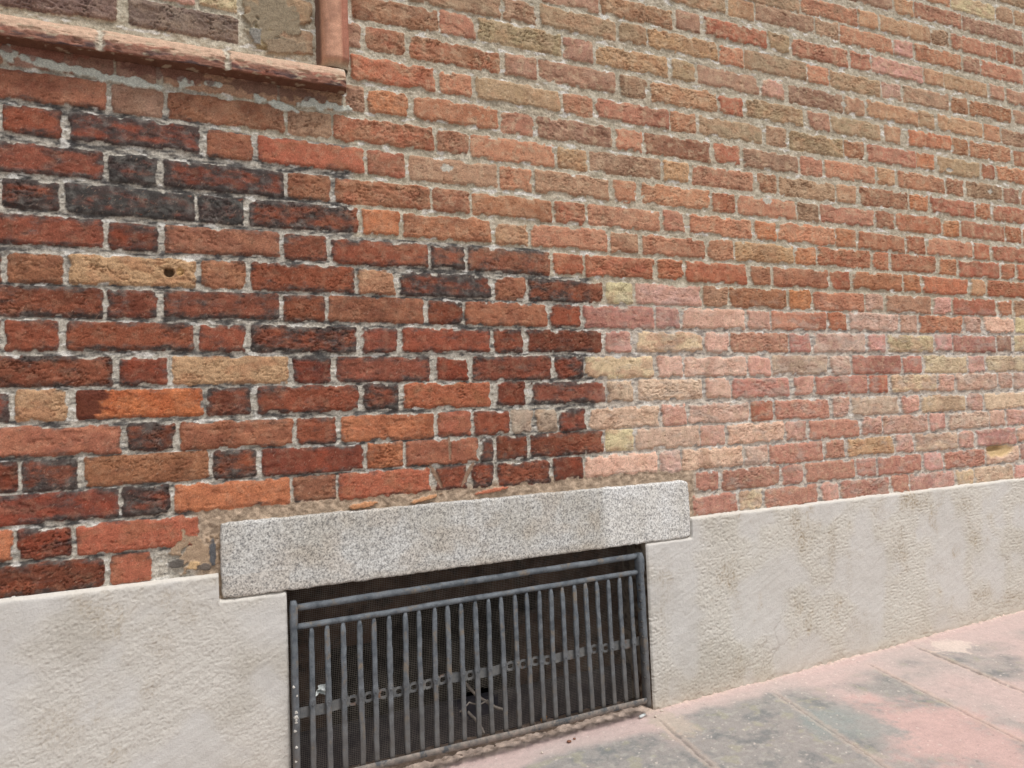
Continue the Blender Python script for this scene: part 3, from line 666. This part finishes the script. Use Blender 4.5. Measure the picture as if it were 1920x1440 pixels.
# ------------------------------------------------------------------ granite lintel
def granite():
    mt, n, b = new_mat('grey_granite')
    tc = N(n, 'ShaderNodeTexCoord')
    a = N(n, 'ShaderNodeTexNoise', Scale=250.0, Detail=3.5, Roughness=.6); f = N(n, 'ShaderNodeTexNoise', Scale=300.0, Detail=2.0, Roughness=.6)
    l = N(n, 'ShaderNodeTexNoise', Scale=5.0, Detail=4.0, Roughness=.6)
    for q in (a, f, l): n.links.new(tc.outputs['Object'], q.inputs['Vector'])
    cr = N(n, 'ShaderNodeValToRGB'); cr.color_ramp.interpolation = 'LINEAR'
    e = cr.color_ramp.elements
    e[0].position = .36; e[0].color = (*lin(136, 136, 136), 1); e[1].position = .62; e[1].color = (*lin(222, 221, 217), 1)
    m1 = cr.color_ramp.elements.new(.46); m1.color = (*lin(186, 184, 180), 1)
    n.links.new(a.outputs[0], cr.inputs[0])
    cr2 = N(n, 'ShaderNodeValToRGB'); e = cr2.color_ramp.elements
    e[0].position = .35; e[0].color = (.74, .74, .75, 1); e[1].position = .47; e[1].color = (1, 1, 1, 1)
    n.links.new(f.outputs[0], cr2.inputs[0])
    cr3 = N(n, 'ShaderNodeValToRGB'); e = cr3.color_ramp.elements
    e[0].position = .38; e[0].color = (.86, .83, .78, 1); e[1].position = .62; e[1].color = (1, 1, 1, 1)
    n.links.new(l.outputs[0], cr3.inputs[0])
    x1 = N(n, 'ShaderNodeMix', data_type='RGBA', blend_type='MULTIPLY'); x1.inputs[0].default_value = 1
    x2 = N(n, 'ShaderNodeMix', data_type='RGBA', blend_type='MULTIPLY'); x2.inputs[0].default_value = 1
    n.links.new(cr.outputs[0], x1.inputs[6]); n.links.new(cr2.outputs[0], x1.inputs[7])
    n.links.new(x1.outputs[2], x2.inputs[6]); n.links.new(cr3.outputs[0], x2.inputs[7])
    at = N(n, 'ShaderNodeAttribute', attribute_name='Col')
    x3 = N(n, 'ShaderNodeMix', data_type='RGBA', blend_type='MULTIPLY'); x3.inputs[0].default_value = 1
    n.links.new(x2.outputs[2], x3.inputs[6]); n.links.new(at.outputs['Color'], x3.inputs[7])
    n.links.new(x3.outputs[2], b.inputs['Base Color'])
    bp = N(n, 'ShaderNodeBump', Strength=.4, Distance=.0015); n.links.new(f.outputs[0], bp.inputs['Height']); n.links.new(bp.outputs[0], b.inputs['Normal'])
    b.inputs['Roughness'].default_value = .8
    return mt
def lintel():
    # wrap: front face plus rounded turns to top, bottom and ends
    x = np.concatenate([np.full(6, LX0), np.arange(LX0 + .0005, LX1, .0024), np.full(6, LX1)]); nx = len(x)
    z = np.concatenate([np.full(24, LZ0), np.arange(LZ0 + .0005, LZ1, .0024), np.full(6, LZ1)]); nz = len(z)
    GX, GZ = np.meshgrid(x, z); ii, jj = np.meshgrid(range(nx), range(nz))
    back = np.maximum.reduce([np.maximum(5 - ii, 0), np.maximum(ii - (nx - 6), 0)]) * .008
    back = np.maximum(back, np.maximum(np.maximum(23 - jj, 0) * .010, np.maximum(jj - (nz - 6), 0) * .008))
    dx = np.minimum(GX - LX0, LX1 - GX); dz = np.minimum(GZ - LZ0, LZ1 - GZ)
    r = .0045 + .003 * fbm(GX, GZ, .04, 3, 601)
    qx, qz = np.maximum(r - dx, 0), np.maximum(r - dz, 0); q = np.minimum(np.hypot(qx, qz), r * .999)
    H = .0140 - (r - np.sqrt(r * r - q * q)) + .0013 * fbm(GX, GZ, .012, 3, 602, gain=.65) + .0015 * fbm(GX, GZ, .08, 2, 603)
    Y = -H + back
    rx = .0022 * fbm(GX, GZ, .04, 3, 604) + .0010 * fbm(GX, GZ, .01, 2, 606); 
    cornr = .012
    ox = np.where(dx < .02, (1 - dx / .02), 0); oz = np.where(dz < .02, (1 - dz / .02), 0)
    sx = np.where(GX < (LX0 + LX1) / 2, 1, -1); sz = np.where(GZ < (LZ0 + LZ1) / 2, 1, -1)
    Xo = GX + rx * ox + sx * .003 * ox * oz; Zo = GZ + rx * oz + sz * .003 * ox * oz
    C = np.ones(GX.shape + (3,))
    dirt = sstep(.0, .5, fbm(GX, GZ, .09, 3, 605) + .5 * (GX < .30) * (GZ < .56)); C = mixc(C, np.array([.92, .84, .76]), dirt * .5 * (GX < 1.1))
    drip = sstep(.1, .6, fbm(GX, GZ, .035, 3, 607, ay=.22)) * sstep(LZ0 + .02, LZ1, GZ + .03); C = mixc(C, np.array([.82, .78, .72]), drip * .35)
    foot = sstep(.030, .004, GZ - LZ0 + .012 * fbm(GX, GZ, .04, 3, 608)); C = mixc(C, np.array([.80, .72, .64]), foot * .5)
    C = mixc(C, np.array([1.24, 1.25, 1.27]), sstep(1.10, 1.14, GX))
    return mesh_np('granite_lintel', np.stack([Xo, Y, Zo], -1).reshape(-1, 3), grid_faces(nx, nz), granite(), wall, C.reshape(-1, 3).astype(np.float32))
lintel()

# ------------------------------------------------------------------ pavement
def pavement():
    xs = np.concatenate([np.arange(-3, .2, .02), np.arange(.2, 3.3, .0040), np.arange(3.3, 9, .03)])
    ys = np.concatenate([-np.arange(6.0, 1.0, -.04), -np.arange(1.0, -.03, -.0040)])
    GX, GY = np.meshgrid(xs, ys)
    w = fbm(GX, GY, .10, 3, 700); f = fbm(GX, GY, .02, 3, 701); g = perlin(GX / .006, GY / .006, 702); b = fbm(GX, GY, .30, 3, 703)
    Zg = ground_z(GX) - .012 * np.clip(-GY, 0, 1) * .5
    joints = [(-2.1, .2), (-1.3, .22), (-.55, .2), (.05, .2), (.62, .18), (1.236, .20), (1.628, .262), (2.027, .280), (2.270, .265), (2.95, .27), (3.6, .25), (4.4, .25), (5.3, .25), (6.3, .25)]
    slab = np.zeros(GX.shape, int); jd = np.full(GX.shape, 9.)
    for x0, k in joints:
        dd = GX - (x0 + k * GY) + .004 * fbm(GX, GY, .08, 3, 704); slab += dd > 0; jd = np.minimum(jd, abs(dd))
    rowy = np.array([-.95, -1.22, -.86, -1.1, -1.3, -.98, -.93, -1.02, -1.25, -.9, -1.15, -1.0, -.9, -1.2, -1.1, -1.0])[slab]
    for kk in range(5):
        jd = np.minimum(jd, abs(GY - rowy + kk * .78 + .003 * f))
    jt = np.random.RandomState(5).uniform(-1, 1, (20, 3))[slab]
    jo = sstep(.0040, .0010, jd + .0022 * f + .003 * w) * sstep(-.06, -.10, GY + .03 * w)
    Zg = Zg + .0020 * jt[..., 0] + .0012 * w + .0008 * f + .0003 * g - .0025 * jo - .0006 * sstep(.02, .0, jd)
    fil = sstep(-.035, -.005, GY + .012 * w); Zg = Zg + fil * .006 * (.6 + f)
    pink = lin(198, 177, 171); grey = lin(142, 143, 139); beige = lin(192, 178, 164)
    C = mixc(np.broadcast_to(pink, GX.shape + (3,)), lin(192, 176, 170), sstep(-.3, .4, b))
    gm = [.3, .5, .4, .5, .55, .78, 1.0, .55, .25, .4, .4, .5, .3, .4, .5, .4]
    gm = np.array(gm)[slab]
    near = sstep(-.04, -.16, GY + .05 * w)
    gsel = .84 * sstep(.22, .75, gm * near + .35 * b + .22 * w)
    C = mixc(C, grey, gsel * .9)
    C = mixc(C, lin(112, 117, 118), sstep(-.1, .5, fbm(GX, GY, .10, 5, 705, gain=.75)) * gsel * .8)
    C = mixc(C, lin(186, 182, 172), sstep(.1, .5, fbm(GX, GY, .022, 3, 709, gain=.7)) * gsel * .55)
    C = mixc(C, lin(170, 166, 140), sstep(.25, .5, fbm(GX, GY, .05, 3, 706)) * gsel * .5)
    # pink powder over the second slab close to the camera
    pk = sstep(1.3, .6, np.sqrt(((GX - 1.74) / .17) ** 2 + ((GY + .50) / .22) ** 2) + .5 * w + .3 * f); C = mixc(C, lin(206, 172, 165), pk * .75)
    gp = sstep(1.3, .6, np.sqrt(((GX - 1.60) / .10) ** 2 + ((GY + .34) / .13) ** 2) + .6 * w + .3 * f); C = mixc(C, lin(150, 156, 152), gp * .8)
    wp = sstep(1.15, .9, np.sqrt(((GX - 2.345) / .075) ** 2 + ((GY + .115) / .05) ** 2) + .5 * f + .7 * fbm(GX, GY, .05, 3, 711)); C = mixc(C, lin(222, 206, 194), wp * .7)
    wp = sstep(1.15, .6, np.sqrt(((GX - 1.235) / .05) ** 2 + ((GY + .10) / .10) ** 2) + .5 * f); C = mixc(C, beige, wp * .8)
    C = mixc(C, lin(208, 180, 174), sstep(-.07, -.01, GY + .02 * w) * .6)
    C = mixc(C, lin(214, 194, 176), sstep(-.030, -.006, GY + .016 * f) * .7)
    C = mixc(C, lin(138, 118, 104), sstep(.05, .35, fbm(GX, GY, .03, 4, 712, gain=.65)) * sstep(-.022, -.008, GY + .006 * f) * .6)
    C = mixc(C, lin(138, 122, 114), jo * (.30 + .35 * sstep(-.2, .3, w)))
    C = mixc(C, lin(214, 190, 172), sstep(.02, .008, jd + .01 * f) * (1 - jo) * .3 * near)
    spk = sstep(.62, .75, fbm(GX, GY, .012, 2, 707)); C = mixc(C, lin(226, 214, 204), spk * .7)
    spk = sstep(.60, .75, fbm(GX, GY, .012, 2, 708)); C = mixc(C, lin(110, 100, 96), spk * .35)
    C = C * (1 + .10 * g + .10 * f)[..., None]
    mt = attr_mat('worn_flagstone', bump=.5, scale=420, dist=.0015, var=.16, rough=.85, spec=.3)
    o = mesh_np('pavement', np.stack([GX, GY, Zg], -1).reshape(-1, 3), grid_faces(len(xs), len(ys)), mt, None, np.clip(C, .01, .8).reshape(-1, 3).astype(np.float32))
    tag(o, 'worn flagstones dusted pink and grey along the foot of the wall', 'pavement', None, 'structure')
pavement()
me = bpy.data.meshes.new('street')
me.from_pydata([(-60, -60, .02), (60, -60, .02), (60, -5.9, .02), (-60, -5.9, .02)], [], [(0, 1, 2, 3)])
me.materials.append(noise_mat('asphalt', (.05, .05, .05), (.07, .07, .068), 20, 200))
tag(link('street', me), 'asphalt street beyond the pavement', 'street', None, 'structure')

# ------------------------------------------------------------------ iron grate, leaning out at the bottom
M_iron = noise_mat('painted_iron', tuple(lin(74, 80, 86)), tuple(lin(114, 119, 124)), 45, 380, .8, .002, .62, .35, .65, tuple(lin(124, 112, 98)), .55, .68, 0, .35, 30)
M_iron_dusty = noise_mat('dusty_iron', tuple(lin(104, 100, 96)), tuple(lin(150, 138, 128)), 60, 380, .5, .002, .75, .35, .65, tuple(lin(84, 86, 88)), .52, .62, 0, .25, 40)
M_iron_strap = noise_mat('rusty_strap_iron', tuple(lin(88, 90, 92)), tuple(lin(118, 116, 113)), 50, 380, .5, .002, .7, .35, .65, tuple(lin(120, 88, 66)), .58, .70, 0, .3, 34)
def grime(mt, colr, z0, z1):
    n = mt.node_tree; b = n.nodes['Principled BSDF']; src = b.inputs['Base Color'].links[0].from_socket
    tc = N(n, 'ShaderNodeTexCoord'); sp = N(n, 'ShaderNodeSeparateXYZ'); n.links.new(tc.outputs['Object'], sp.inputs[0])
    no = N(n, 'ShaderNodeTexNoise', Scale=35.0, Detail=5.0, Roughness=.7); n.links.new(tc.outputs['Object'], no.inputs['Vector'])
    ad = N(n, 'ShaderNodeMath', operation='MULTIPLY_ADD'); ad.inputs[1].default_value = .28; n.links.new(no.outputs[0], ad.inputs[0]); n.links.new(sp.outputs[2], ad.inputs[2])
    mr = N(n, 'ShaderNodeMapRange'); mr.inputs['From Min'].default_value = z1 + .14; mr.inputs['From Max'].default_value = z0 + .14; mr.inputs['To Max'].default_value = .75
    n.links.new(ad.outputs[0], mr.inputs['Value'])
    mx = N(n, 'ShaderNodeMix', data_type='RGBA'); mx.inputs[7].default_value = (*colr, 1)
    n.links.new(mr.outputs[0], mx.inputs[0]); n.links.new(src, mx.inputs[6]); n.links.new(mx.outputs[2], b.inputs['Base Color'])
grime(M_iron, lin(98, 90, 82), .09, .34)
def gy(z): return -.034 + (z - .08) * (.032 / .42)          # lean of the grate
def P(x, z, dy=0.0):
    """a spot of the grate measured on the wall face, set out on the leaning plane"""
    y = gy(z) + dy; k = (CAM_D + y) / CAM_D
    return (x * k, y, CAM_Z + (z - CAM_Z) * k)
grate = empty('window_grate', P(.77, .08), 'grey iron grate of upright bars leaning in the basement opening', 'grate')
def path(a, b, n, wob=0.0, seed=0):
    r = np.random.RandomState(seed); a, b = np.array(a), np.array(b)
    t = np.linspace(0, 1, n)[:, None]; Q = a + (b - a) * t
    w = np.cumsum(r.uniform(-1, 1, (n, 3)), 0); w -= w[0] + (w[-1] - w[0]) * t
    return Q + w * wob * np.array([1, .6, 0 if abs(b[2] - a[2]) > abs(b[0] - a[0]) else 1])
m_ = MB(); m_.tube(path(P(.312, .4711), P(1.228, .4787), 60, .0004, 1), .0078, 12, rough=.05, seed=1, up=(0, 1, 0)); m_.build('top_rail', M_iron, grate)
m_ = MB(); m_.tube(path(P(.312, .4295), P(1.236, .4360), 60, .0004, 2), .0072, 10, flat=(.95, 1.15), rough=.05, seed=2); m_.build('upper_rail', M_iron, grate)
BT = [.3463, .3805, .4165, .4539, .4881, .5238, .5632, .5966, .6363, .6688, .7035, .7413, .7763, .811, .8494, .8825, .9189, .9521, .9859, 1.0221, 1.0558, 1.0901, 1.127, 1.1634, 1.1978]
BB = [.3431, .3794, .413, .4525, .4857, .5211, .5587, .5946, .6301, .666, .701, .7396, .7745, .8112, .8487, .884, .919, .9531, .9896, 1.0262, 1.062, 1.0974, 1.1322, 1.1687, 1.2042]
for i, (a, b) in enumerate(zip(BT, BB)):
    zt = .4235 + .0065 * (a - .3) / .9; n = 34
    Q = path(P(a, zt, -.002), P(b, .096, -.001), n, .00045, 10 + i)
    r_ = np.random.RandomState(50 + i)
    rad = .0059 * (1 + .05 * r_.uniform(-1, 1) + .05 * np.interp(np.arange(n), np.arange(0, n + 4, 4), r_.uniform(-1, 1, len(np.arange(0, n + 4, 4)))))
    rad[0] *= .55; rad[1] *= .85
    ks = int(n * (zt - .252) / (zt - .096)); rad[ks] *= 1.22; rad[ks + 1] *= .82; rad[ks - 1] *= 1.05
    if i in (5, 19): rad[8:14] *= 1.2
    m_ = MB(); m_.tube(Q, rad, 16, sq=.6, flat=(1.04, .70), rough=.05, seed=i)
    # rivet head
    c = Q[ks] + np.array([0, -.0046, -.001]); m_.tube([c + (0, .002, 0), c, c + (0, -.0012, 0)], [.0034, .0030, .0016], 8, up=(0, 0, 1))
    o = m_.build('bar', M_iron, grate)
# strap with oval slots, behind the bars
def strap():
    m_ = MB(); xs = np.linspace(.312, 1.233, 150); h2 = .0118; th = .004
    def pt(x, v, dy):
        z = .2425 + .0085 * min(1, (x - .31) / .35) + .0016 * math.sin(x * 31) + .0010 * math.sin(x * 77 + 1); return P(x, z + v, .007 + dy)
    holes = [(BT[i] + BB[i] + BT[i + 1] + BB[i + 1]) / 4 for i in range(24)]
    r_ = np.random.RandomState(4)
    holes = [h for i, h in enumerate(holes) if i in (2, 3, 4, 5, 6, 7, 8, 10, 13, 14, 15, 16, 20, 21)]
    spans = []; x = .312
    for h in holes: spans.append((x, h - .0085, 0)); spans.append((h - .0085, h + .0085, 1)); x = h + .0085
    spans.append((x, 1.233, 0))
    for a, b, hole in spans:
        if not hole:
            n = max(2, int((b - a) / .008))
            for k in range(n):
                p, q = a + (b - a) * k / n, a + (b - a) * (k + 1) / n
                V = [pt(p, -h2, 0), pt(q, -h2, 0), pt(q, h2, 0), pt(p, h2, 0), pt(p, -h2, th), pt(q, -h2, th), pt(q, h2, th), pt(p, h2, th)]
                m_.add(V, [(0, 1, 2, 3), (7, 6, 5, 4), (0, 4, 5, 1), (3, 2, 6, 7)])
        else:
            cx_ = (a + b) / 2; A = np.arange(16) * math.pi / 8 + math.pi / 16
            inn = [(cx_ + .0064 * math.copysign(abs(math.cos(t)) ** .7, math.cos(t)), .0056 * math.copysign(abs(math.sin(t)) ** .7, math.sin(t))) for t in A]
            oo = []
            for t in A:
                c, s = math.cos(t), math.sin(t); k = 1 / max(abs(c), abs(s)); oo.append((cx_ + (b - a) / 2 * c * k, h2 * s * k))
            V = [pt(x_, v_, d) for d in (0, th) for (x_, v_) in inn + oo]
            F = []
            for k in range(16):
                j = (k + 1) % 16; F += [(k, j, 16 + j, 16 + k), (32 + 16 + k, 32 + 16 + j, 32 + j, 32 + k), (k, 32 + k, 32 + j, j)]
                if abs(oo[k][1]) > h2 * .99 and abs(oo[j][1]) > h2 * .99: F.append((16 + k, 16 + j, 48 + j, 48 + k))
            m_.add(V, F)
    return m_.build('slotted_strap', M_iron_strap, grate, smooth=False)
strap()
# bottom rail: angle iron with dust on its flat top
m_ = MB(); n = 70
def brail(x): 
    t = (x - .30) / .94; return .0895 + .003 * abs(x - .85) / .4 * (1 if x < .85 else .6) 
xs_ = np.linspace(.300, 1.243, n); r_ = np.random.RandomState(9); wz = np.convolve(r_.uniform(-.0012, .0012, n + 4), np.ones(5) / 5, 'valid')
prof = [(-.012, .004), (-.013, -.002), (-.012, -.0095), (-.006, -.0105), (.012, -.009), (.014, .000), (.013, .005), (-.009, .0055)]
V = [[P(x, brail(x) + wz[i] + q[1], q[0] + .4 * wz[i]) for q in prof] for i, x in enumerate(xs_)]
V = np.array(V).reshape(-1, 3); k8 = len(prof)
F = [(i * k8 + k, i * k8 + (k + 1) % k8, (i + 1) * k8 + (k + 1) % k8, (i + 1) * k8 + k) for i in range(n - 1) for k in range(k8)] + [tuple(range(k8))[::-1], tuple((n - 1) * k8 + k for k in range(k8))]
m_.add(V, F); m_.build('bottom_rail', M_iron_dusty, grate)
# side stiles with an eye at the top
for xt, xb, w, sgn in ((.3085, .3065, .0072, 1), (1.2300, 1.2360, .0082, -1)):
    m_ = MB(); r_ = np.random.RandomState(3); n = 46
    zz = np.linspace(.487, .074, n); Q = np.array([P(xt + (xb - xt) * k / (n - 1), z, -.003) for k, z in enumerate(zz)])
    Q[:, 0] += np.convolve(r_.uniform(-.001, .001, n + 4), np.ones(5) / 5, 'valid')
    rad = np.full(n, 1.0); rad[0] = .80; rad[1] = 1.12; rad[2] = 1.2; rad[3:6] = 1.18; rad[6] = 1.05
    m_.tube(Q, rad * w, 16, sq=.6, flat=(1.0, 1.5), rough=.05, seed=5)
    o = m_.build('stile', M_iron, grate)
    if sgn < 0:
        mr_ = noise_mat('dark_rust', tuple(lin(50, 50, 52)), tuple(lin(80, 76, 72)), 80, 300)
        for k, z in enumerate((.40, .385, .355, .335, .30, .285, .26, .215, .19, .15)):
            pm = MB(); c = np.array(P(xt + (xb - xt) * (.487 - z) / .41 - .002, z, -.0135)); pm.tube([c + (0, .004, 0), c, c + (0, -.0008, 0)], [.0030, .0026, .0014], 8, up=(0, 0, 1)); pm.build('rivet', mr_, o)
    else:
        rr = np.random.RandomState(8); mw_ = noise_mat('white_paint', tuple(lin(196, 192, 184)), tuple(lin(222, 218, 210)), 90, 300)
        for z in list(.235 + .012 * rr.uniform(-1, 1, 10)) + [.30, .28, .205, .17, .14, .12]:
            pm = MB(); c = np.array(P(.3085 + rr.uniform(-.004, .003), z, -.0125)); pm.tube([c + (0, .003, -.004), c, c + (0, .002, .005)], [.001, .0032, .001], 6, up=(1, 0, 0), rough=.4, seed=int(z * 1e4)); pm.build('paint_flake', mw_, o)

# ------------------------------------------------------------------ wire mesh screen behind the grate
M_wire = noise_mat('galvanised_wire', tuple(lin(104, 98, 92)), tuple(lin(150, 142, 132)), 30, 300, .1, .001, .5, metallic=.3)
scr_o = empty('insect_screen', (.77, .045, .07), 'fine square wire mesh stretched across the opening behind the grate', 'screen')
def screen():
    sx = np.arange(.299, 1.2445, .0042); sz = np.arange(.085, .509, .0042)
    def yy(x, z): return .045 + .006 * math.sin(x * 7.1) * math.sin(z * 9) + .004 * math.sin(x * 19 + z * 13)
    def hole(x, z):
        return ((x - .752) / .050) ** 2 + ((z - .165) / .034) ** 2 < 1 + .35 * math.sin(x * 150) * math.sin(z * 130)
    vw, hw = MB(), MB()
    def strip(mb, pts, r, vertical):
        P_ = np.array(pts); 
        a = np.array([(r, 0, 0), (0, r, 0), (-r, 0, 0), (0, -r, 0)]) if vertical else np.array([(0, r, 0), (0, 0, r), (0, -r, 0), (0, 0, -r)])
        V = (P_[:, None] + a[None]).reshape(-1, 3); n = len(P_)
        mb.add(V, [(i * 4 + k, i * 4 + (k + 1) % 4, (i + 1) * 4 + (k + 1) % 4, (i + 1) * 4 + k) for i in range(n - 1) for k in range(4)])
    def runs(pts, keep):
        cur = []
        for p, k in zip(pts, keep):
            if k: cur.append(p)
            else:
                if len(cur) > 1: yield cur
                cur = []
        if len(cur) > 1: yield cur
    R_ = .00036
    for i, x in enumerate(sx):
        zs = np.arange(.085, .5091, .0106); pts = [(x + .0006 * math.sin(z * 40 + x * 9), yy(x, z), z) for z in zs]
        for c in runs(pts, [not hole(x, z) for z in zs]): strip(vw, c, R_, True)
    for i, z in enumerate(sz):
        xs2 = np.arange(.299, 1.2445, .0135); pts = [(x, yy(x, z) + .0006, z + .0010 * math.sin(x * 30 + z * 11)) for x in xs2]
        for c in runs(pts, [not hole(x, z) for x in xs2]): strip(hw, c, R_, False)
    vw.build('upright_wires', M_wire, scr_o); hw.build('level_wires', M_wire, scr_o)
screen()

# ------------------------------------------------------------------ wooden basement window and the dark void behind
M_wood = noise_mat('old_brown_board', tuple(lin(70, 52, 42)), tuple(lin(100, 76, 62)), 14, 200, .5, .002, .8, .35, .65, tuple(lin(52, 42, 38)), .5, .62)
M_sill = noise_mat('slate_board', tuple(lin(50, 49, 56)), tuple(lin(70, 66, 70)), 18, 200, .3, .002, .7)
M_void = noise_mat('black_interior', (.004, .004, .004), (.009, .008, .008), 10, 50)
bw = empty('basement_window', (.77, .12, .05), 'dark basement window with brown boards behind the wire mesh', 'window')
def boxpart(name, a, b, mat, bev=.003):
    m_ = MB(); m_.box(a, b, bev); return m_.build(name, mat, bw, smooth=False)
boxpart('head_board', (.285, .105, .400), (1.255, .150, .530), M_wood)
boxpart('head_bead', (.285, .080, .470), (1.255, .1048, .530), M_wood)
boxpart('side_board', (.285, .110, .04), (.400, .152, .3995), M_wood)
boxpart('side_board', (.985, .110, .04), (1.255, .152, .3995), M_wood)
boxpart('step_board', (.4005, .112, .335), (.520, .150, .3995), M_wood)
boxpart('step_board', (.905, .112, .10), (.9845, .150, .34), M_wood)
boxpart('sill_board', (.285, .085, .03), (1.255, .1095, .160), M_sill)
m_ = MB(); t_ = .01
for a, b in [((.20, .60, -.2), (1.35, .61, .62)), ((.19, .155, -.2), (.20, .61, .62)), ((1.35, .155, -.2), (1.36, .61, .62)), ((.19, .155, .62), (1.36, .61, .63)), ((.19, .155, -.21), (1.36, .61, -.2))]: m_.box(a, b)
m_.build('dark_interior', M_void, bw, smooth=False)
# dirt floor of the opening
def litter_floor():
    u, v = np.meshgrid(np.arange(.29, 1.251, .004), np.arange(.004, .12, .004))
    h = .058 + .012 * (u > 0) * sstep(0, .1, v) + .007 * fbm(u, v, .04, 4, 800, gain=.6) - .004
    C = mixc(np.broadcast_to(lin(112, 96, 84), u.shape + (3,)), lin(150, 132, 120), sstep(-.2, .5, fbm(u, v, .03, 4, 801)))
    o = mesh_np('dirt', np.stack([u, v, h], -1).reshape(-1, 3), grid_faces(u.shape[1], u.shape[0]), attr_mat('dusty_dirt', .6, 400, .002, .35), None, C.reshape(-1, 3).astype(np.float32))
    tag(o, 'dusty dirt lying on the floor of the basement opening behind the bars', 'dirt', None, 'stuff')
litter_floor()

# ------------------------------------------------------------------ small things caught in and around the grate
def crumple(name, c, size, seed, mat, label, cat, group=None, flat=1.0):
    import bmesh
    r_ = np.random.RandomState(seed); bm = bmesh.new(); bmesh.ops.create_grid(bm, x_segments=7, y_segments=7, size=.5)
    ph = r_.uniform(0, 6, 8)
    for v_ in bm.verts:
        x, y = v_.co.x, v_.co.y
        v_.co = Vector((x * (1 + .3 * math.sin(5 * y + ph[0])) + .12 * math.sin(7 * x + ph[1]), flat * (.35 * math.sin(6 * x + ph[2]) + .30 * math.sin(8 * y + ph[3] + 4 * x)), y * (.8 + .35 * math.sin(4 * x + ph[4])))) * size
    g_ = bmesh.ops.extrude_face_region(bm, geom=bm.faces[:])
    for e in g_['geom']:
        if isinstance(e, bmesh.types.BMVert): e.co.y += .0006
    bmesh.ops.recalc_face_normals(bm, faces=bm.faces[:])
    me_ = bpy.data.meshes.new(name); bm.to_mesh(me_); bm.free(); me_.materials.append(mat)
    o = link(name, me_); o.location = c
    return tag(o, label, cat, group)
M_rod = noise_mat('rusty_rod', tuple(lin(116, 108, 102)), tuple(lin(150, 140, 130)), 50, 380, .5, .002, .7)
M_paper = noise_mat('white_paper', tuple(lin(196, 202, 200)), tuple(lin(226, 230, 228)), 40, 200, .2)
crumple('paper_scrap', P(.362, .283, .014), .024, 3, M_paper, 'crumpled white paper scrap caught on the strap at the left end of the grate', 'paper')
M_leaf = noise_mat('dry_leaf_brown', tuple(lin(150, 104, 52)), tuple(lin(186, 140, 70)), 60, 200, .3)
crumple('dry_leaf', (.925, .012, .094), .020, 8, M_leaf, 'small dry orange leaf lying behind the bars above the bottom rail', 'leaf', flat=.6)

def rod(name, pts, r, label, cat, mat, seed):
    m_ = MB(); Q = []
    for a, b in zip(pts[:-1], pts[1:]): Q += list(path(a, b, 10, .0005, seed)[:-1])
    Q.append(pts[-1]); m_.tube(Q, r, 8, rough=.12, seed=seed)
    o = m_.build(name, mat); return tag(o, label, cat)
rod('bent_rod', [P(.708, .235, .030), P(.735, .200, .034), P(.780, .165, .030), P(.806, .150, .026)], .0036, 'rusty bent rod slanting down to the right behind the middle bars', 'rod', M_rod, 21)
rod('twisted_wire', [P(.690, .168, .020), P(.716, .186, .018), P(.742, .176, .022), P(.765, .182, .018), P(.77, .16, .022)], .0018, 'thin twisted wire curling behind the middle bars of the grate', 'wire', M_rod, 22)
rod('broken_rod', [P(.712, .165, .028), P(.742, .130, .020), P(.752, .105, .016)], .0034, 'short broken rod leaning behind the middle bars near the bottom rail', 'rod', M_rod, 23)

# cigarette end and a few chips of stone by the right foot of the grate
m_ = MB(); gz = ground_z(1.20) + .005
m_.tube([(1.182, -.040, gz), (1.194, -.036, gz), (1.204, -.033, gz + .0005)], [.0036, .0038, .0032], 10, up=(0, 0, 1), rough=.05); o = m_.build('cigarette_end', M_paper); tag(o, 'white cigarette end on the pavement by the right foot of the grate', 'cigarette end')
import bmesh
def pebble(loc, s, seed, mat, label, grp='chips of stone on the pavement'):
    r_ = np.random.RandomState(seed); bm = bmesh.new(); bmesh.ops.create_icosphere(bm, subdivisions=2, radius=1)
    d_ = r_.uniform(-1, 1, (5, 3))
    for v_ in bm.verts:
        k = 1 - .25 * max(0, max(float(np.dot(q / np.linalg.norm(q), v_.co)) for q in d_) - .55) * 2; v_.co = Vector((v_.co.x * s * k * 1.3, v_.co.y * s * k, v_.co.z * s * k * .6))
    me_ = bpy.data.meshes.new('stone_chip'); bm.to_mesh(me_); bm.free(); me_.materials.append(mat)
    o = link('stone_chip', me_); o.location = loc; o.rotation_euler = (0, 0, r_.uniform(0, 6)); return tag(o, label, 'stone chip', grp)
M_chip = noise_mat('pale_chip', tuple(lin(206, 190, 176)), tuple(lin(230, 220, 208)), 80, 300)
M_chipr = noise_mat('rust_chip', tuple(lin(120, 82, 66)), tuple(lin(150, 106, 84)), 80, 300)
for k, (x_, y_, s_, mt_, lb) in enumerate([(.955, -.060, .0055, M_chipr, 'rusty brown chip on the pavement just below the bottom rail of the grate'),
        (.975, -.052, .0035, M_chipr, 'tiny rusty crumb beside the rusty brown chip below the grate'),
        (1.225, -.050, .0035, M_chip, 'pale chip right of the cigarette end by the foot of the grate'),
        (1.262, -.030, .0040, M_chip, 'pale chip against the plinth just right of the grate'),
        (.870, -.075, .0030, M_chip, 'small pale crumb on the pink dust left of the rusty chips')]):
    pebble((x_, y_, ground_z(x_) + s_ * .35), s_, 60 + k, mt_, lb)
